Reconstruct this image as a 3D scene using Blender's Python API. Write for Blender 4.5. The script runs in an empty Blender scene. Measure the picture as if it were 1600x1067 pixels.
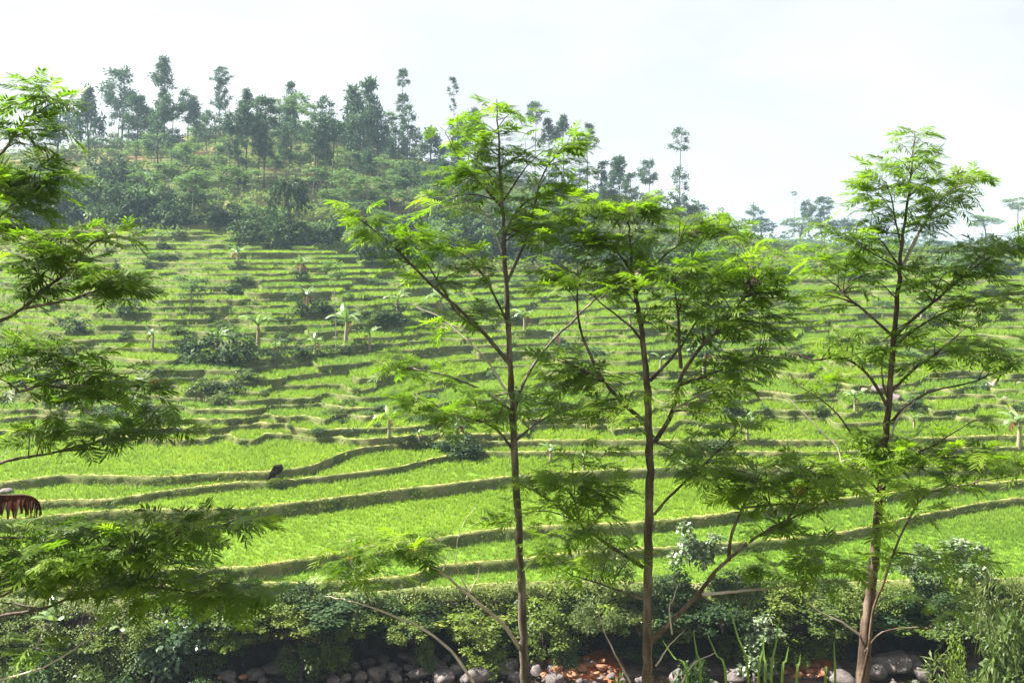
import bpy, bmesh, math, random
import numpy as np
from mathutils import Vector, Matrix, Euler

random.seed(7)
rng = np.random.default_rng(7)
SC = bpy.context.scene
COL = SC.collection

# ------------------------------------------------------------------ camera
E = 18.0            # eye height above the datum (the stream runs near 0.6)
F = 1716.0          # focal length in photo pixels (photo 1600 x 1067)
HY = 400.0          # photo row of the eye level
cam_d = bpy.data.cameras.new('camera')
cam = bpy.data.objects.new('camera', cam_d)
COL.objects.link(cam)
cam.location = (0, 0, E)
cam.rotation_euler = (math.radians(90), 0, 0)
cam_d.sensor_width = 36.0
cam_d.lens = 36.0 * F / 1600.0
cam_d.shift_y = -(533.5 - HY) / 1600.0
cam_d.clip_start = 0.1
cam_d.clip_end = 6000
SC.camera = cam

# ------------------------------------------------------------------ light
SUN_AZ = -80.0      # degrees, 0 = +Y (straight ahead), negative = to the left
SUN_EL = 51.0
to_sun = Vector((math.sin(math.radians(SUN_AZ)) * math.cos(math.radians(SUN_EL)),
                 math.cos(math.radians(SUN_AZ)) * math.cos(math.radians(SUN_EL)),
                 math.sin(math.radians(SUN_EL))))
world = bpy.data.worlds.new('World')
SC.world = world
world.use_nodes = True
wn = world.node_tree.nodes
wl = world.node_tree.links
wn.clear()
w_out = wn.new('ShaderNodeOutputWorld')
w_bg = wn.new('ShaderNodeBackground')
w_sky = wn.new('ShaderNodeTexSky')
w_sky.sky_type = 'NISHITA'
w_sky.sun_disc = False
w_sky.sun_elevation = math.radians(SUN_EL)
w_sky.sun_rotation = math.radians(SUN_AZ)
w_sky.air_density = 1.0
w_sky.dust_density = 4.0
w_sky.ozone_density = 1.0
# thin bright cloud veil all round the sky
w_tc = wn.new('ShaderNodeTexCoord')
w_map = wn.new('ShaderNodeMapping')
w_map.inputs['Scale'].default_value = (1.0, 1.0, 2.2)
w_noise = wn.new('ShaderNodeTexNoise')
w_noise.inputs['Scale'].default_value = 2.6
w_noise.inputs['Detail'].default_value = 7
w_noise.inputs['Roughness'].default_value = 0.55
w_ramp = wn.new('ShaderNodeMapRange')
w_ramp.inputs['From Min'].default_value = 0.42
w_ramp.inputs['From Max'].default_value = 0.64
w_ramp.inputs['To Min'].default_value = 0.0
w_ramp.inputs['To Max'].default_value = 1.0
w_mix = wn.new('ShaderNodeMixRGB')
wl.new(w_tc.outputs['Generated'], w_map.inputs['Vector'])
wl.new(w_map.outputs['Vector'], w_noise.inputs['Vector'])
wl.new(w_noise.outputs['Fac'], w_ramp.inputs['Value'])
w_veil = wn.new('ShaderNodeMixRGB')
w_veil.inputs['Color1'].default_value = (4.25, 4.3, 4.5, 1)
w_veil.inputs['Color2'].default_value = (5.2, 5.15, 5.1, 1)
wl.new(w_ramp.outputs['Result'], w_veil.inputs['Fac'])
wl.new(w_veil.outputs['Color'], w_mix.inputs['Color2'])
w_mix.inputs['Fac'].default_value = 0.86
wl.new(w_sky.outputs['Color'], w_mix.inputs['Color1'])
wl.new(w_mix.outputs['Color'], w_bg.inputs['Color'])
w_bg.inputs['Strength'].default_value = 0.05
wl.new(w_bg.outputs['Background'], w_out.inputs['Surface'])

sun_d = bpy.data.lights.new('sun', 'SUN')
sun_d.energy = 5.0
sun_d.angle = math.radians(0.6)
sun_d.color = (1.0, 0.95, 0.86)
sun = bpy.data.objects.new('sun', sun_d)
COL.objects.link(sun)
sun.location = (-60, 40, 120)
sun.rotation_euler = to_sun.to_track_quat('Z', 'Y').to_euler()

SC.view_settings.view_transform = 'Standard'
SC.view_settings.look = 'None'
SC.view_settings.exposure = 2.1
SC.view_settings.gamma = 1.0
SC.view_settings.use_curve_mapping = False
SC.render.engine = 'CYCLES'
SC.cycles.use_denoising = True
SC.cycles.denoising_input_passes = 'RGB_ALBEDO_NORMAL'
SC.cycles.denoising_prefilter = 'NONE'
SC.cycles.use_adaptive_sampling = False
SC.cycles.max_bounces = 6
SC.cycles.diffuse_bounces = 3
SC.cycles.glossy_bounces = 2
SC.cycles.transmission_bounces = 4
SC.cycles.volume_bounces = 1
SC.cycles.transparent_max_bounces = 6

HAZE_DENSITY = 0.00028

# ------------------------------------------------------------------ helpers
def P(px, py, d):
    return np.array(((px - 800.0) / F * d, d, E - (py - HY) / F * d))

def ww(px, d):
    """metres spanned by px photo pixels at distance d"""
    return px * d / F

class MB:
    """collects vertices and faces and links them as ONE mesh object"""
    def __init__(self):
        self.v = []; self.f = []; self.m = []; self.n = 0
    def add(self, v, f, mi=0):
        v = np.asarray(v, dtype=np.float64).reshape(-1, 3)
        f = np.asarray(f, dtype=np.int64)
        if len(v) == 0 or len(f) == 0: return
        self.v.append(v); self.f.append(f + self.n); self.n += len(v)
        self.m.append(np.full(len(f), mi, dtype=np.int32))
    def mesh(self, name, mats, smooth=False):
        me = bpy.data.meshes.new(name)
        V = np.concatenate(self.v)
        loops = np.concatenate([f.ravel() for f in self.f])
        tot = np.concatenate([np.full(len(f), f.shape[1], dtype=np.int32) for f in self.f])
        st = np.concatenate(([0], np.cumsum(tot)[:-1])).astype(np.int32)
        me.vertices.add(len(V)); me.vertices.foreach_set('co', V.astype(np.float32).ravel())
        me.loops.add(len(loops)); me.loops.foreach_set('vertex_index', loops.astype(np.int32))
        me.polygons.add(len(tot)); me.polygons.foreach_set('loop_start', st)
        me.polygons.foreach_set('material_index', np.concatenate(self.m))
        if smooth: me.polygons.foreach_set('use_smooth', np.ones(len(tot), dtype=bool))
        for m in (mats if isinstance(mats, (list, tuple)) else [mats]): me.materials.append(m)
        me.update(calc_edges=True)
        me.validate()
        return me
    def build(self, name, mats, parent=None, smooth=False):
        return link(name, self.mesh(name, mats, smooth), parent)

def link(name, me, parent=None):
    o = bpy.data.objects.new(name, me)
    COL.objects.link(o)
    if parent is not None: o.parent = parent
    return o

def tag(o, label=None, cat=None, group=None, kind=None):
    if label: o['label'] = label
    if cat: o['category'] = cat
    if group: o['group'] = group
    if kind: o['kind'] = kind
    return o

def empty(name, loc, rz=0.0, parent=None):
    o = bpy.data.objects.new(name, None)
    o.empty_display_size = 0.2
    COL.objects.link(o)
    o.location = loc; o.rotation_euler = (0, 0, rz)
    if parent is not None: o.parent = parent
    return o

def copy_tree(o, parent=None):
    c = o.copy(); COL.objects.link(c)
    c.parent = parent
    for ch in o.children: copy_tree(ch, c)
    return c

def nrm(a):
    a = np.asarray(a, dtype=np.float64)
    return a / np.maximum(np.linalg.norm(a, axis=-1, keepdims=True), 1e-9)

def grid_faces(nr, nc):
    r, c = np.meshgrid(np.arange(nr - 1), np.arange(nc - 1), indexing='ij')
    a = (r * nc + c).ravel()
    return np.stack([a, a + 1, a + nc + 1, a + nc], axis=1)

def tube(pts, rad, sides=6, cap=False):
    pts = np.asarray(pts, dtype=np.float64); n = len(pts)
    rad = np.broadcast_to(np.asarray(rad, dtype=np.float64), (n,))
    t = nrm(np.gradient(pts, axis=0))
    ref = np.array((0.31, 0.95, 0.05)) if abs(t[:, 2]).mean() > 0.6 else np.array((0.05, 0.02, 1.0))
    a = nrm(np.cross(t, ref)); b = nrm(np.cross(t, a))
    ang = np.arange(sides) / sides * 2 * math.pi
    ring = (a[:, None, :] * np.cos(ang)[None, :, None] + b[:, None, :] * np.sin(ang)[None, :, None])
    v = (pts[:, None, :] + ring * rad[:, None, None]).reshape(-1, 3)
    i, j = np.meshgrid(np.arange(n - 1), np.arange(sides), indexing='ij')
    i = i.ravel(); j = j.ravel(); j2 = (j + 1) % sides
    f = np.stack([i * sides + j, i * sides + j2, (i + 1) * sides + j2, (i + 1) * sides + j], axis=1)
    return v, f

def smooth_poly(pts, n):
    """Catmull-Rom through pts, n samples"""
    pts = np.asarray(pts, dtype=np.float64)
    if len(pts) < 3:
        t = np.linspace(0, 1, n)[:, None]
        return pts[0] * (1 - t) + pts[-1] * t
    p = np.vstack([2 * pts[0] - pts[1], pts, 2 * pts[-1] - pts[-2]])
    s = np.linspace(0, len(pts) - 1 - 1e-6, n)
    k = s.astype(int); u = (s - k)[:, None]
    p0, p1, p2, p3 = p[k], p[k + 1], p[k + 2], p[k + 3]
    return 0.5 * ((2 * p1) + (-p0 + p2) * u + (2 * p0 - 5 * p1 + 4 * p2 - p3) * u ** 2 + (-p0 + 3 * p1 - 3 * p2 + p3) * u ** 3)

def leaves(c, d, up, L, W, fold=0.18):
    """diamond leaves: base at c, along d, flat side facing up"""
    n = len(c)
    d = nrm(d); s = nrm(np.cross(d, up)); u = nrm(np.cross(s, d))
    L = np.broadcast_to(np.asarray(L, float), (n,))[:, None]; W = np.broadcast_to(np.asarray(W, float), (n,))[:, None]
    v = np.stack([c, c + d * L * 0.48 + s * W * 0.5 + u * W * fold, c + d * L - u * L * 0.10, c + d * L * 0.48 - s * W * 0.5 + u * W * fold], axis=1)
    f = np.arange(n * 4).reshape(n, 4)
    return v.reshape(-1, 3), f

def rdir(n, zlo=-1.0, zhi=1.0):
    a = rng.uniform(0, 2 * math.pi, n); z = rng.uniform(zlo, zhi, n)
    r = np.sqrt(np.maximum(0, 1 - z * z))
    return np.stack([r * np.cos(a), r * np.sin(a), z], axis=1)

_ph = rng.uniform(0, 6.28, (64, 3)); _dr = rng.uniform(0, 6.28, 64)
def n2(x, y, seed=0, octaves=3):
    """smooth 2-D noise about -1..1"""
    out = 0; amp = 1.0; fr = 1.0; tot = 0
    for o in range(octaves):
        for j in range(3):
            q = (seed * 7 + o * 3 + j) % 64
            out = out + amp * np.sin(fr * (x * math.cos(_dr[q]) + y * math.sin(_dr[q])) * (1 + 0.23 * j) + _ph[q, 0] + 0.9 * np.sin(fr * 0.6 * (x * math.sin(_dr[q]) - y * math.cos(_dr[q])) + _ph[q, 1]))
        tot += amp * 1.8; amp *= 0.5; fr *= 2.1
    return out / tot

ORD = ['first', 'second', 'third', 'fourth', 'fifth', 'sixth', 'seventh', 'eighth', 'ninth', 'tenth', 'eleventh', 'twelfth', 'thirteenth',
       'fourteenth', 'fifteenth', 'sixteenth', 'seventeenth', 'eighteenth', 'nineteenth']
TENS = ['', '', 'twenty', 'thirty', 'forty', 'fifty', 'sixty', 'seventy', 'eighty', 'ninety']
def ordinal(i):
    """0 -> first"""
    n = i + 1
    if n < 20: return ORD[i]
    if n >= 100: return 'hundred' + ('' if n == 100 else ' and ' + ordinal(n - 101)) + ('th' if n == 100 else '')
    if n % 10 == 0: return TENS[n // 10][:-1] + 'ieth'
    return TENS[n // 10] + ' ' + ORD[n % 10 - 1]

# ------------------------------------------------------------------ materials
def node_mat(name):
    m = bpy.data.materials.new(name); m.use_nodes = True
    nt = m.node_tree; nt.nodes.clear()
    out = nt.nodes.new('ShaderNodeOutputMaterial')
    return m, nt, out

def ramp(nt, fac, stops):
    r = nt.nodes.new('ShaderNodeValToRGB')
    el = r.color_ramp.elements
    while len(el) < len(stops): el.new(0.5)
    for e, (p, c) in zip(el, stops):
        e.position = p; e.color = (c[0], c[1], c[2], 1)
    nt.links.new(fac, r.inputs['Fac'])
    return r.outputs['Color']

def noise(nt, scale, detail=4, rough=0.6, coord='Object', sc3=None):
    tc = nt.nodes.new('ShaderNodeTexCoord')
    nz = nt.nodes.new('ShaderNodeTexNoise')
    nz.inputs['Scale'].default_value = scale; nz.inputs['Detail'].default_value = detail; nz.inputs['Roughness'].default_value = rough
    if coord == 'World':
        g = nt.nodes.new('ShaderNodeNewGeometry'); src = g.outputs['Position']
    else: src = tc.outputs[coord]
    if sc3:
        mp = nt.nodes.new('ShaderNodeMapping'); mp.inputs['Scale'].default_value = sc3
        nt.links.new(src, mp.inputs['Vector']); src = mp.outputs['Vector']
    nt.links.new(src, nz.inputs['Vector'])
    return nz.outputs['Fac']

def math_(nt, op, a, b):
    n = nt.nodes.new('ShaderNodeMath'); n.operation = op
    for i, x in enumerate((a, b)):
        if isinstance(x, (int, float)): n.inputs[i].default_value = x
        else: nt.links.new(x, n.inputs[i])
    return n.outputs[0]

def leaf_mat(name, stops, trans=0.45, rough=0.5, spec=0.35, isl=0.55, ob=0.25, nscale=0.7, tint=(1.15, 1.25, 0.6), bent=0.0):
    """leaf: reflects, and lets light through; tone differs leaf by leaf and clump by clump"""
    m, nt, out = node_mat(name)
    g = nt.nodes.new('ShaderNodeNewGeometry'); oi = nt.nodes.new('ShaderNodeObjectInfo')
    nz = noise(nt, nscale, 2, 0.5, 'World')
    f = math_(nt, 'ADD', math_(nt, 'MULTIPLY', g.outputs['Random Per Island'], isl), math_(nt, 'MULTIPLY', oi.outputs['Random'], ob))
    f = math_(nt, 'ADD', f, math_(nt, 'MULTIPLY', math_(nt, 'SUBTRACT', nz, 0.25), 2 * max(0.0, 1 - isl - ob)))
    col = ramp(nt, f, stops)
    b = nt.nodes.new('ShaderNodeBsdfPrincipled')
    nt.links.new(col, b.inputs['Base Color'])
    b.inputs['Roughness'].default_value = rough
    b.inputs['Specular IOR Level'].default_value = spec
    if bent:   # soft crop canopy: blade shading leans to the upward direction of the whole sward
        vs = nt.nodes.new('ShaderNodeVectorMath'); vs.operation = 'SCALE'; vs.inputs['Scale'].default_value = 1 - bent
        va = nt.nodes.new('ShaderNodeVectorMath'); va.operation = 'ADD'; va.inputs[1].default_value = (0, 0, bent)
        vn = nt.nodes.new('ShaderNodeVectorMath'); vn.operation = 'NORMALIZE'
        nt.links.new(g.outputs['Normal'], vs.inputs[0]); nt.links.new(vs.outputs[0], va.inputs[0]); nt.links.new(va.outputs[0], vn.inputs[0]); nt.links.new(vn.outputs[0], b.inputs['Normal'])
    t = nt.nodes.new('ShaderNodeBsdfTranslucent')
    mx = nt.nodes.new('ShaderNodeMixRGB'); mx.blend_type = 'MULTIPLY'; mx.inputs['Fac'].default_value = 1
    mx.inputs['Color2'].default_value = (tint[0], tint[1], tint[2], 1)
    nt.links.new(col, mx.inputs['Color1']); nt.links.new(mx.outputs['Color'], t.inputs['Color'])
    ms = nt.nodes.new('ShaderNodeMixShader'); ms.inputs['Fac'].default_value = trans
    nt.links.new(b.outputs['BSDF'], ms.inputs[1]); nt.links.new(t.outputs['BSDF'], ms.inputs[2])
    nt.links.new(ms.outputs['Shader'], out.inputs['Surface'])
    return m

def solid_mat(name, stops, scale=3.0, rough=0.9, spec=0.2, bump=0.0, bscale=20.0, sc3=None, coord='World', detail=6):
    m, nt, out = node_mat(name)
    nz = noise(nt, scale, detail, 0.65, coord, sc3)
    col = ramp(nt, nz, stops)
    b = nt.nodes.new('ShaderNodeBsdfPrincipled')
    nt.links.new(col, b.inputs['Base Color'])
    b.inputs['Roughness'].default_value = rough; b.inputs['Specular IOR Level'].default_value = spec
    if bump:
        bp = nt.nodes.new('ShaderNodeBump'); bp.inputs['Strength'].default_value = bump; bp.inputs['Distance'].default_value = 0.05
        nt.links.new(noise(nt, bscale, 5, 0.7, coord, sc3), bp.inputs['Height']); nt.links.new(bp.outputs['Normal'], b.inputs['Normal'])
    nt.links.new(b.outputs['BSDF'], out.inputs['Surface'])
    return m

M = {}
M['rice'] = leaf_mat('rice_leaf', [(0.0, (0.085, 0.158, 0.007)), (0.5, (0.13, 0.222, 0.010)), (1.0, (0.19, 0.28, 0.018))], 0.3, 0.6, 0.15, 0.2, 0.2, 0.22, (1.15, 1.25, 0.6), 0.86)
M['rice_deep'] = leaf_mat('deep_rice_leaf', [(0.0, (0.065, 0.135, 0.010)), (0.5, (0.105, 0.195, 0.014)), (1.0, (0.155, 0.25, 0.024))], 0.3, 0.6, 0.15, 0.2, 0.2, 0.22, (1.15, 1.25, 0.6), 0.86)
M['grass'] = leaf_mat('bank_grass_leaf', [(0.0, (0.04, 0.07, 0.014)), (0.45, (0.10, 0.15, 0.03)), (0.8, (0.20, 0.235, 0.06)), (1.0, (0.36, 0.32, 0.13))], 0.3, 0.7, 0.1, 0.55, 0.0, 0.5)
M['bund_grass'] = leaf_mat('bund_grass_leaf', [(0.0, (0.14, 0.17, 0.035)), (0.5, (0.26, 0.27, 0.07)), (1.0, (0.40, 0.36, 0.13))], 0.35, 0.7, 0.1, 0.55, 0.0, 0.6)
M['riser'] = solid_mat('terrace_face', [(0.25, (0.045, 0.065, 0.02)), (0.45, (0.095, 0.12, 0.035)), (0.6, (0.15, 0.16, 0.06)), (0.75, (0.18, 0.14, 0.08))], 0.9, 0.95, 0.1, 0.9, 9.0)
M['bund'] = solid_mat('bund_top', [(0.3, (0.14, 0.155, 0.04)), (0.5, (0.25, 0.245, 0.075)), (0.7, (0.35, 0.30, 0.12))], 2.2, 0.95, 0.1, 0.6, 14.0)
M['tread'] = solid_mat('paddy_floor', [(0.3, (0.08, 0.155, 0.008)), (0.7, (0.115, 0.20, 0.010))], 1.5, 0.85, 0.2, 0.3, 8.0)
M['hill_soil'] = solid_mat('hill_soil', [(0.28, (0.06, 0.09, 0.03)), (0.45, (0.12, 0.15, 0.05)), (0.58, (0.22, 0.19, 0.085)), (0.72, (0.32, 0.19, 0.11))], 0.16, 0.95, 0.1, 0.8, 3.0)
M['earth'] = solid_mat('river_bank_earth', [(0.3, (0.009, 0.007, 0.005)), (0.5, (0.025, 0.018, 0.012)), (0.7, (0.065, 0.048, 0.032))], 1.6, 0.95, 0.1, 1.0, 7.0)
M['ground'] = solid_mat('ground_soil', [(0.3, (0.05, 0.06, 0.022)), (0.7, (0.12, 0.11, 0.05))], 0.2, 0.95, 0.1, 0.5, 2.0)
M['bed'] = solid_mat('stream_bed_gravel', [(0.3, (0.035, 0.025, 0.02)), (0.5, (0.10, 0.07, 0.055)), (0.7, (0.20, 0.14, 0.11))], 2.2, 0.8, 0.3, 1.0, 12.0)
M['orange'] = solid_mat('iron_stained_silt', [(0.3, (0.24, 0.045, 0.010)), (0.5, (0.42, 0.11, 0.025)), (0.7, (0.52, 0.22, 0.08))], 3.0, 0.6, 0.35, 1.0, 14.0)

# ------------------------------------------------------------------ terrain model
US = np.array([-500, 0, 200, 350, 500, 600, 700, 800, 900, 1000, 1100, 1200, 1300, 1400, 1600, 2100], float)
DR = np.array([46, 57, 69, 78, 88, 103, 118, 140, 163, 195, 235, 270], float)
TY = np.array([
 [930,800,710,650,600,545,500,450,410,350,300,270],
 [930,800,712,655,595,530,480,430,388,320,265,235],
 [930,800,708,642,578,510,452,400,360,303,248,215],
 [930,800,705,638,573,503,443,393,353,298,243,205],
 [930,800,704,640,578,512,455,405,370,320,258,213],
 [930,798,704,642,585,522,468,420,388,340,278,235],
 [928,795,705,645,592,535,480,432,400,350,292,255],
 [928,795,708,650,598,545,492,445,410,360,310,272],
 [925,795,710,655,602,550,500,452,418,370,325,290],
 [925,795,712,658,607,556,508,460,426,383,342,310],
 [922,797,714,660,610,560,514,468,436,397,364,340],
 [920,797,714,660,612,564,520,476,450,424,404,392],
 [920,798,714,660,612,565,521,478,452,428,409,398],
 [920,798,714,660,611,565,522,479,452,428,410,397],
 [918,798,712,658,610,563,520,476,448,423,403,389],
 [918,798,712,658,610,563,520,476,448,423,403,389]], float)
ZT = -(TY - HY) / F * DR[None, :]                     # heights relative to the eye

NCI = 6
UC = np.concatenate([np.arange(-520, -60, 24), np.arange(-60, 1661, NCI), np.arange(1684, 2120, 24)]).astype(float)
NU = len(UC)
ZTU = np.stack([np.interp(UC, US, ZT[:, j]) for j in range(len(DR))], axis=1)
# smooth across columns a little
ker = np.hanning(9); ker /= ker.sum()
for j in range(ZTU.shape[1]):
    ZTU[:, j] = np.convolve(np.pad(ZTU[:, j], 4, mode='edge'), ker, mode='valid')
ZC = ZTU[:, -1] + 0.5 * n2(UC / 60.0, UC * 0, 3)

LZ = [-14.4, -14.05, -13.6, -13.05, -12.75, -12.35]
z = -12.35
while z < -10.4: z += 0.38; LZ.append(z)
while z < -5.5: z += 0.50; LZ.append(z)
while z < 5.0: z += 0.60; LZ.append(z)
while z < 33: z += 1.05; LZ.append(z)
LZ = np.array(LZ); NL = len(LZ)

HAND = {
 0: [(-520,936),(0,940),(150,938),(300,932),(500,933),(640,925),(760,918),(900,912),(1000,915),(1150,918),(1300,915),(1600,908),(2120,905)],
 1: [(-520,925),(0,922),(260,920),(500,916),(640,905),(690,888),(800,878),(900,868),(1000,862),(1150,852),(1300,838),(1420,812),(1540,787),(1700,770),(2120,750)],
 2: [(-520,905),(0,900),(260,895),(380,892),(500,873),(640,850),(780,830),(900,823),(1000,820),(1150,803),(1290,785),(1400,772),(1600,752),(2120,735)],
 3: [(-520,830),(0,815),(200,800),(380,798),(460,789),(640,766),(800,747),(900,740),(1000,735),(1150,730),(1300,735),(1600,728),(2120,720)],
 4: [(-520,800),(0,787),(180,783),(260,770),(360,757),(430,755),(500,748),(620,733),(690,716),(760,708),(900,708),(1100,708),(1300,708),(1600,700),(2120,690)],
 5: [(-520,770),(0,757),(100,745),(250,748),(330,742),(420,740),(490,730),(545,706),(600,696),(700,690),(900,690),(1100,690),(1300,690),(1600,682),(2120,675)],
}
DF = np.linspace(46, 270, 900)
DK = np.zeros((NL, NU)); ZK = np.zeros((NL, NU))
prof = np.zeros((NU, len(DF)))
for i in range(NU):
    zz = np.interp(DF, DR, ZTU[i])
    x = (UC[i] - 800) / F * DF
    amp = np.interp(DF, [46, 66, 80, 160, 270], [0, 0.1, 0.35, 0.55, 0.9])
    zz = zz + amp * n2(x / 9.0, DF / 7.0, 5) + 1.6 * amp * n2(x / 24.0, DF / 20.0, 6)
    zz = np.maximum.accumulate(zz) + np.arange(len(DF)) * 1e-5
    prof[i] = zz
for k in range(NL):
    if k in HAND:
        h = np.array(HAND[k], float)
        y = np.interp(UC, h[:, 0], h[:, 1])
        y = np.convolve(np.pad(y, 4, mode='edge'), ker, mode='valid')
        DK[k] = -LZ[k] * F / (y - HY) + 0.12 * n2(UC / 18.0, UC * 0 + k * 3.1, k)
        ZK[k] = LZ[k]
    else:
        for i in range(NU):
            if LZ[k] < prof[i, -1]:
                DK[k, i] = np.interp(LZ[k], prof[i], DF); ZK[k, i] = LZ[k]
            else:
                DK[k, i] = 270.5 + 0.45 * k; ZK[k, i] = -999
        gap = 1.2
        DK[k] += 0.55 * n2(UC / 26.0, UC * 0 + k * 2.7, k % 20) * np.interp(DK[k], [60, 100], [0.8, 1.6]) + 0.16 * n2(UC / 7.0, UC * 0 + k, (k + 3) % 20)
DK0 = DK.copy()
for k in range(NL - 2, 5, -1):       # terraces run together here and there
    mrg = np.clip((n2(UC / 38.0, UC * 0 + k * 5.3, (k * 5) % 20, 2) - 0.05) * 5, 0, 1)
    ok = ZK[k + 1] > -900
    DK[k] = np.where(ok, DK0[k] * (1 - mrg) + DK0[k + 1] * mrg, DK[k])
# grassy spurs where a flight of terraces steps sideways: (u, d) at the bottom and top of the spur, offset, fade
for (u0, d0, u1, d1, am, fade) in [(468, 70, 562, 92, -1.7, 160), (250, 88, 330, 122, 1.5, -110), (420, 96, 372, 140, -1.6, 90), (690, 80, 640, 118, 1.4, 130), (905, 72, 960, 110, -1.5, 140),
                                   (1120, 78, 1060, 125, 1.5, 120), (1300, 76, 1380, 120, -1.6, 150), (1500, 74, 1450, 128, 1.4, 110), (120, 76, 60, 118, -1.4, 120), (560, 108, 590, 144, -1.8, 90), (210, 112, 250, 150, 1.8, 90)]:
    for k in range(6, NL):
        uk = np.interp(DK[k], [d0, d1], [u0, u1]); w_ = np.clip((DK[k] - d0) / 4, 0, 1) * np.clip((d1 - DK[k]) / 4, 0, 1)
        q = UC - uk
        DK[k] += am * w_ / (1 + np.exp(-np.clip(q / 5.0, -30, 30))) * np.exp(-np.clip(q, 0, None) / abs(fade))
for k in range(1, NL):
    DK[k] = np.maximum(DK[k], DK[k - 1] + (0.30 if k > 5 else 0.42))
for i in range(NU):
    c = ZK[:, i] < -900
    top = ZK[~c, i].max()
    ZK[c, i] = max(top, min(ZC[i], top + 0.9))

def col_index(px): return np.clip(np.searchsorted(UC, px), 0, NU - 1)
def ground_z(px, d):
    i = int(col_index(px)); k = np.searchsorted(DK[:, i], d, side='right') - 1
    return ZK[max(k, 0), i]
def ground_at(px, py):
    """distance at which the slope shows at this photo point"""
    i = int(col_index(px))
    ds = np.linspace(46, 300, 2600)
    k = np.clip(np.searchsorted(DK[:, i], ds, side='right') - 1, 0, NL - 1)
    y = HY - ZK[k, i] * F / ds
    hit = np.where(y <= py)[0]
    j = hit[0] if len(hit) else len(ds) - 1
    if not len(hit): j = int(np.argmin(y))
    return ds[j], ZK[k[j], i]
def spot(px, py):
    d, zr = ground_at(px, py)
    return np.array(((px - 800) / F * d, d, E + zr)), d

# the ground: one wide sheet under everything, out to the horizon
gx = np.concatenate([np.linspace(-2600, -60, 14), np.linspace(-50, 50, 21), np.linspace(60, 2600, 14)])
gy = np.array([-120, -40, -6, 2, 6, 13, 25, 38, 43.0, 47, 60, 90, 150, 300, 420, 700, 1200, 2200])
gz = np.array([-1.5, -1.6, -1.65, -1.75, -4.2, -6.9, -11.6, -17.9, -18.3, -18.6, -19, -19, -19, -19, -19, -19, -19, -19])
GX, GY = np.meshgrid(gx, gy)
GZ = np.repeat(gz[:, None], len(gx), axis=1) + E
GZ = GZ + np.where((GY > 4) & (GY < 40), 0.35 * n2(GX / 3.0, GY / 2.2, 9), 0)
mb = MB(); mb.add(np.stack([GX, GY, GZ], axis=-1), grid_faces(len(gy), len(gx)))
tag(mb.build('ground', M['ground'], smooth=True), 'green and brown ground falling to the stream and running out to the horizon', kind='structure')
def near_ground(x, y):
    return float(np.interp(y, gy, gz)) + E

hill = MB()
# plateau and back slope behind the crest
xs = (UC - 800) / F
rows = []
for dd, dz in ((268 + 0, 0.0), (330, -0.4), (372, -2.0), (430, -22.0)):
    zz = ZK[-1] if dd < 400 else np.minimum(ZK[-1], 0)
    base = DK[-1] if dd == 268 else np.full(NU, float(dd))
    rows.append(np.stack([xs * base, base, E + ZK[-1] * (1 if dd < 400 else 0.2) + dz], axis=1))
hill.add(np.concatenate(rows), grid_faces(len(rows), NU))
hillside = hill.build('hillside', M['hill_soil'], smooth=True)
tag(hillside, 'terraced green hillside rising from the stream to the tree covered ridge', kind='structure')

def rice_limit(u): return np.interp(u, [-500, 100, 450, 600, 700, 1000, 1120, 1200, 2100], [150, 155, 160, 147, 146, 160, 175, 235, 235])
RL = rice_limit(UC)

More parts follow.
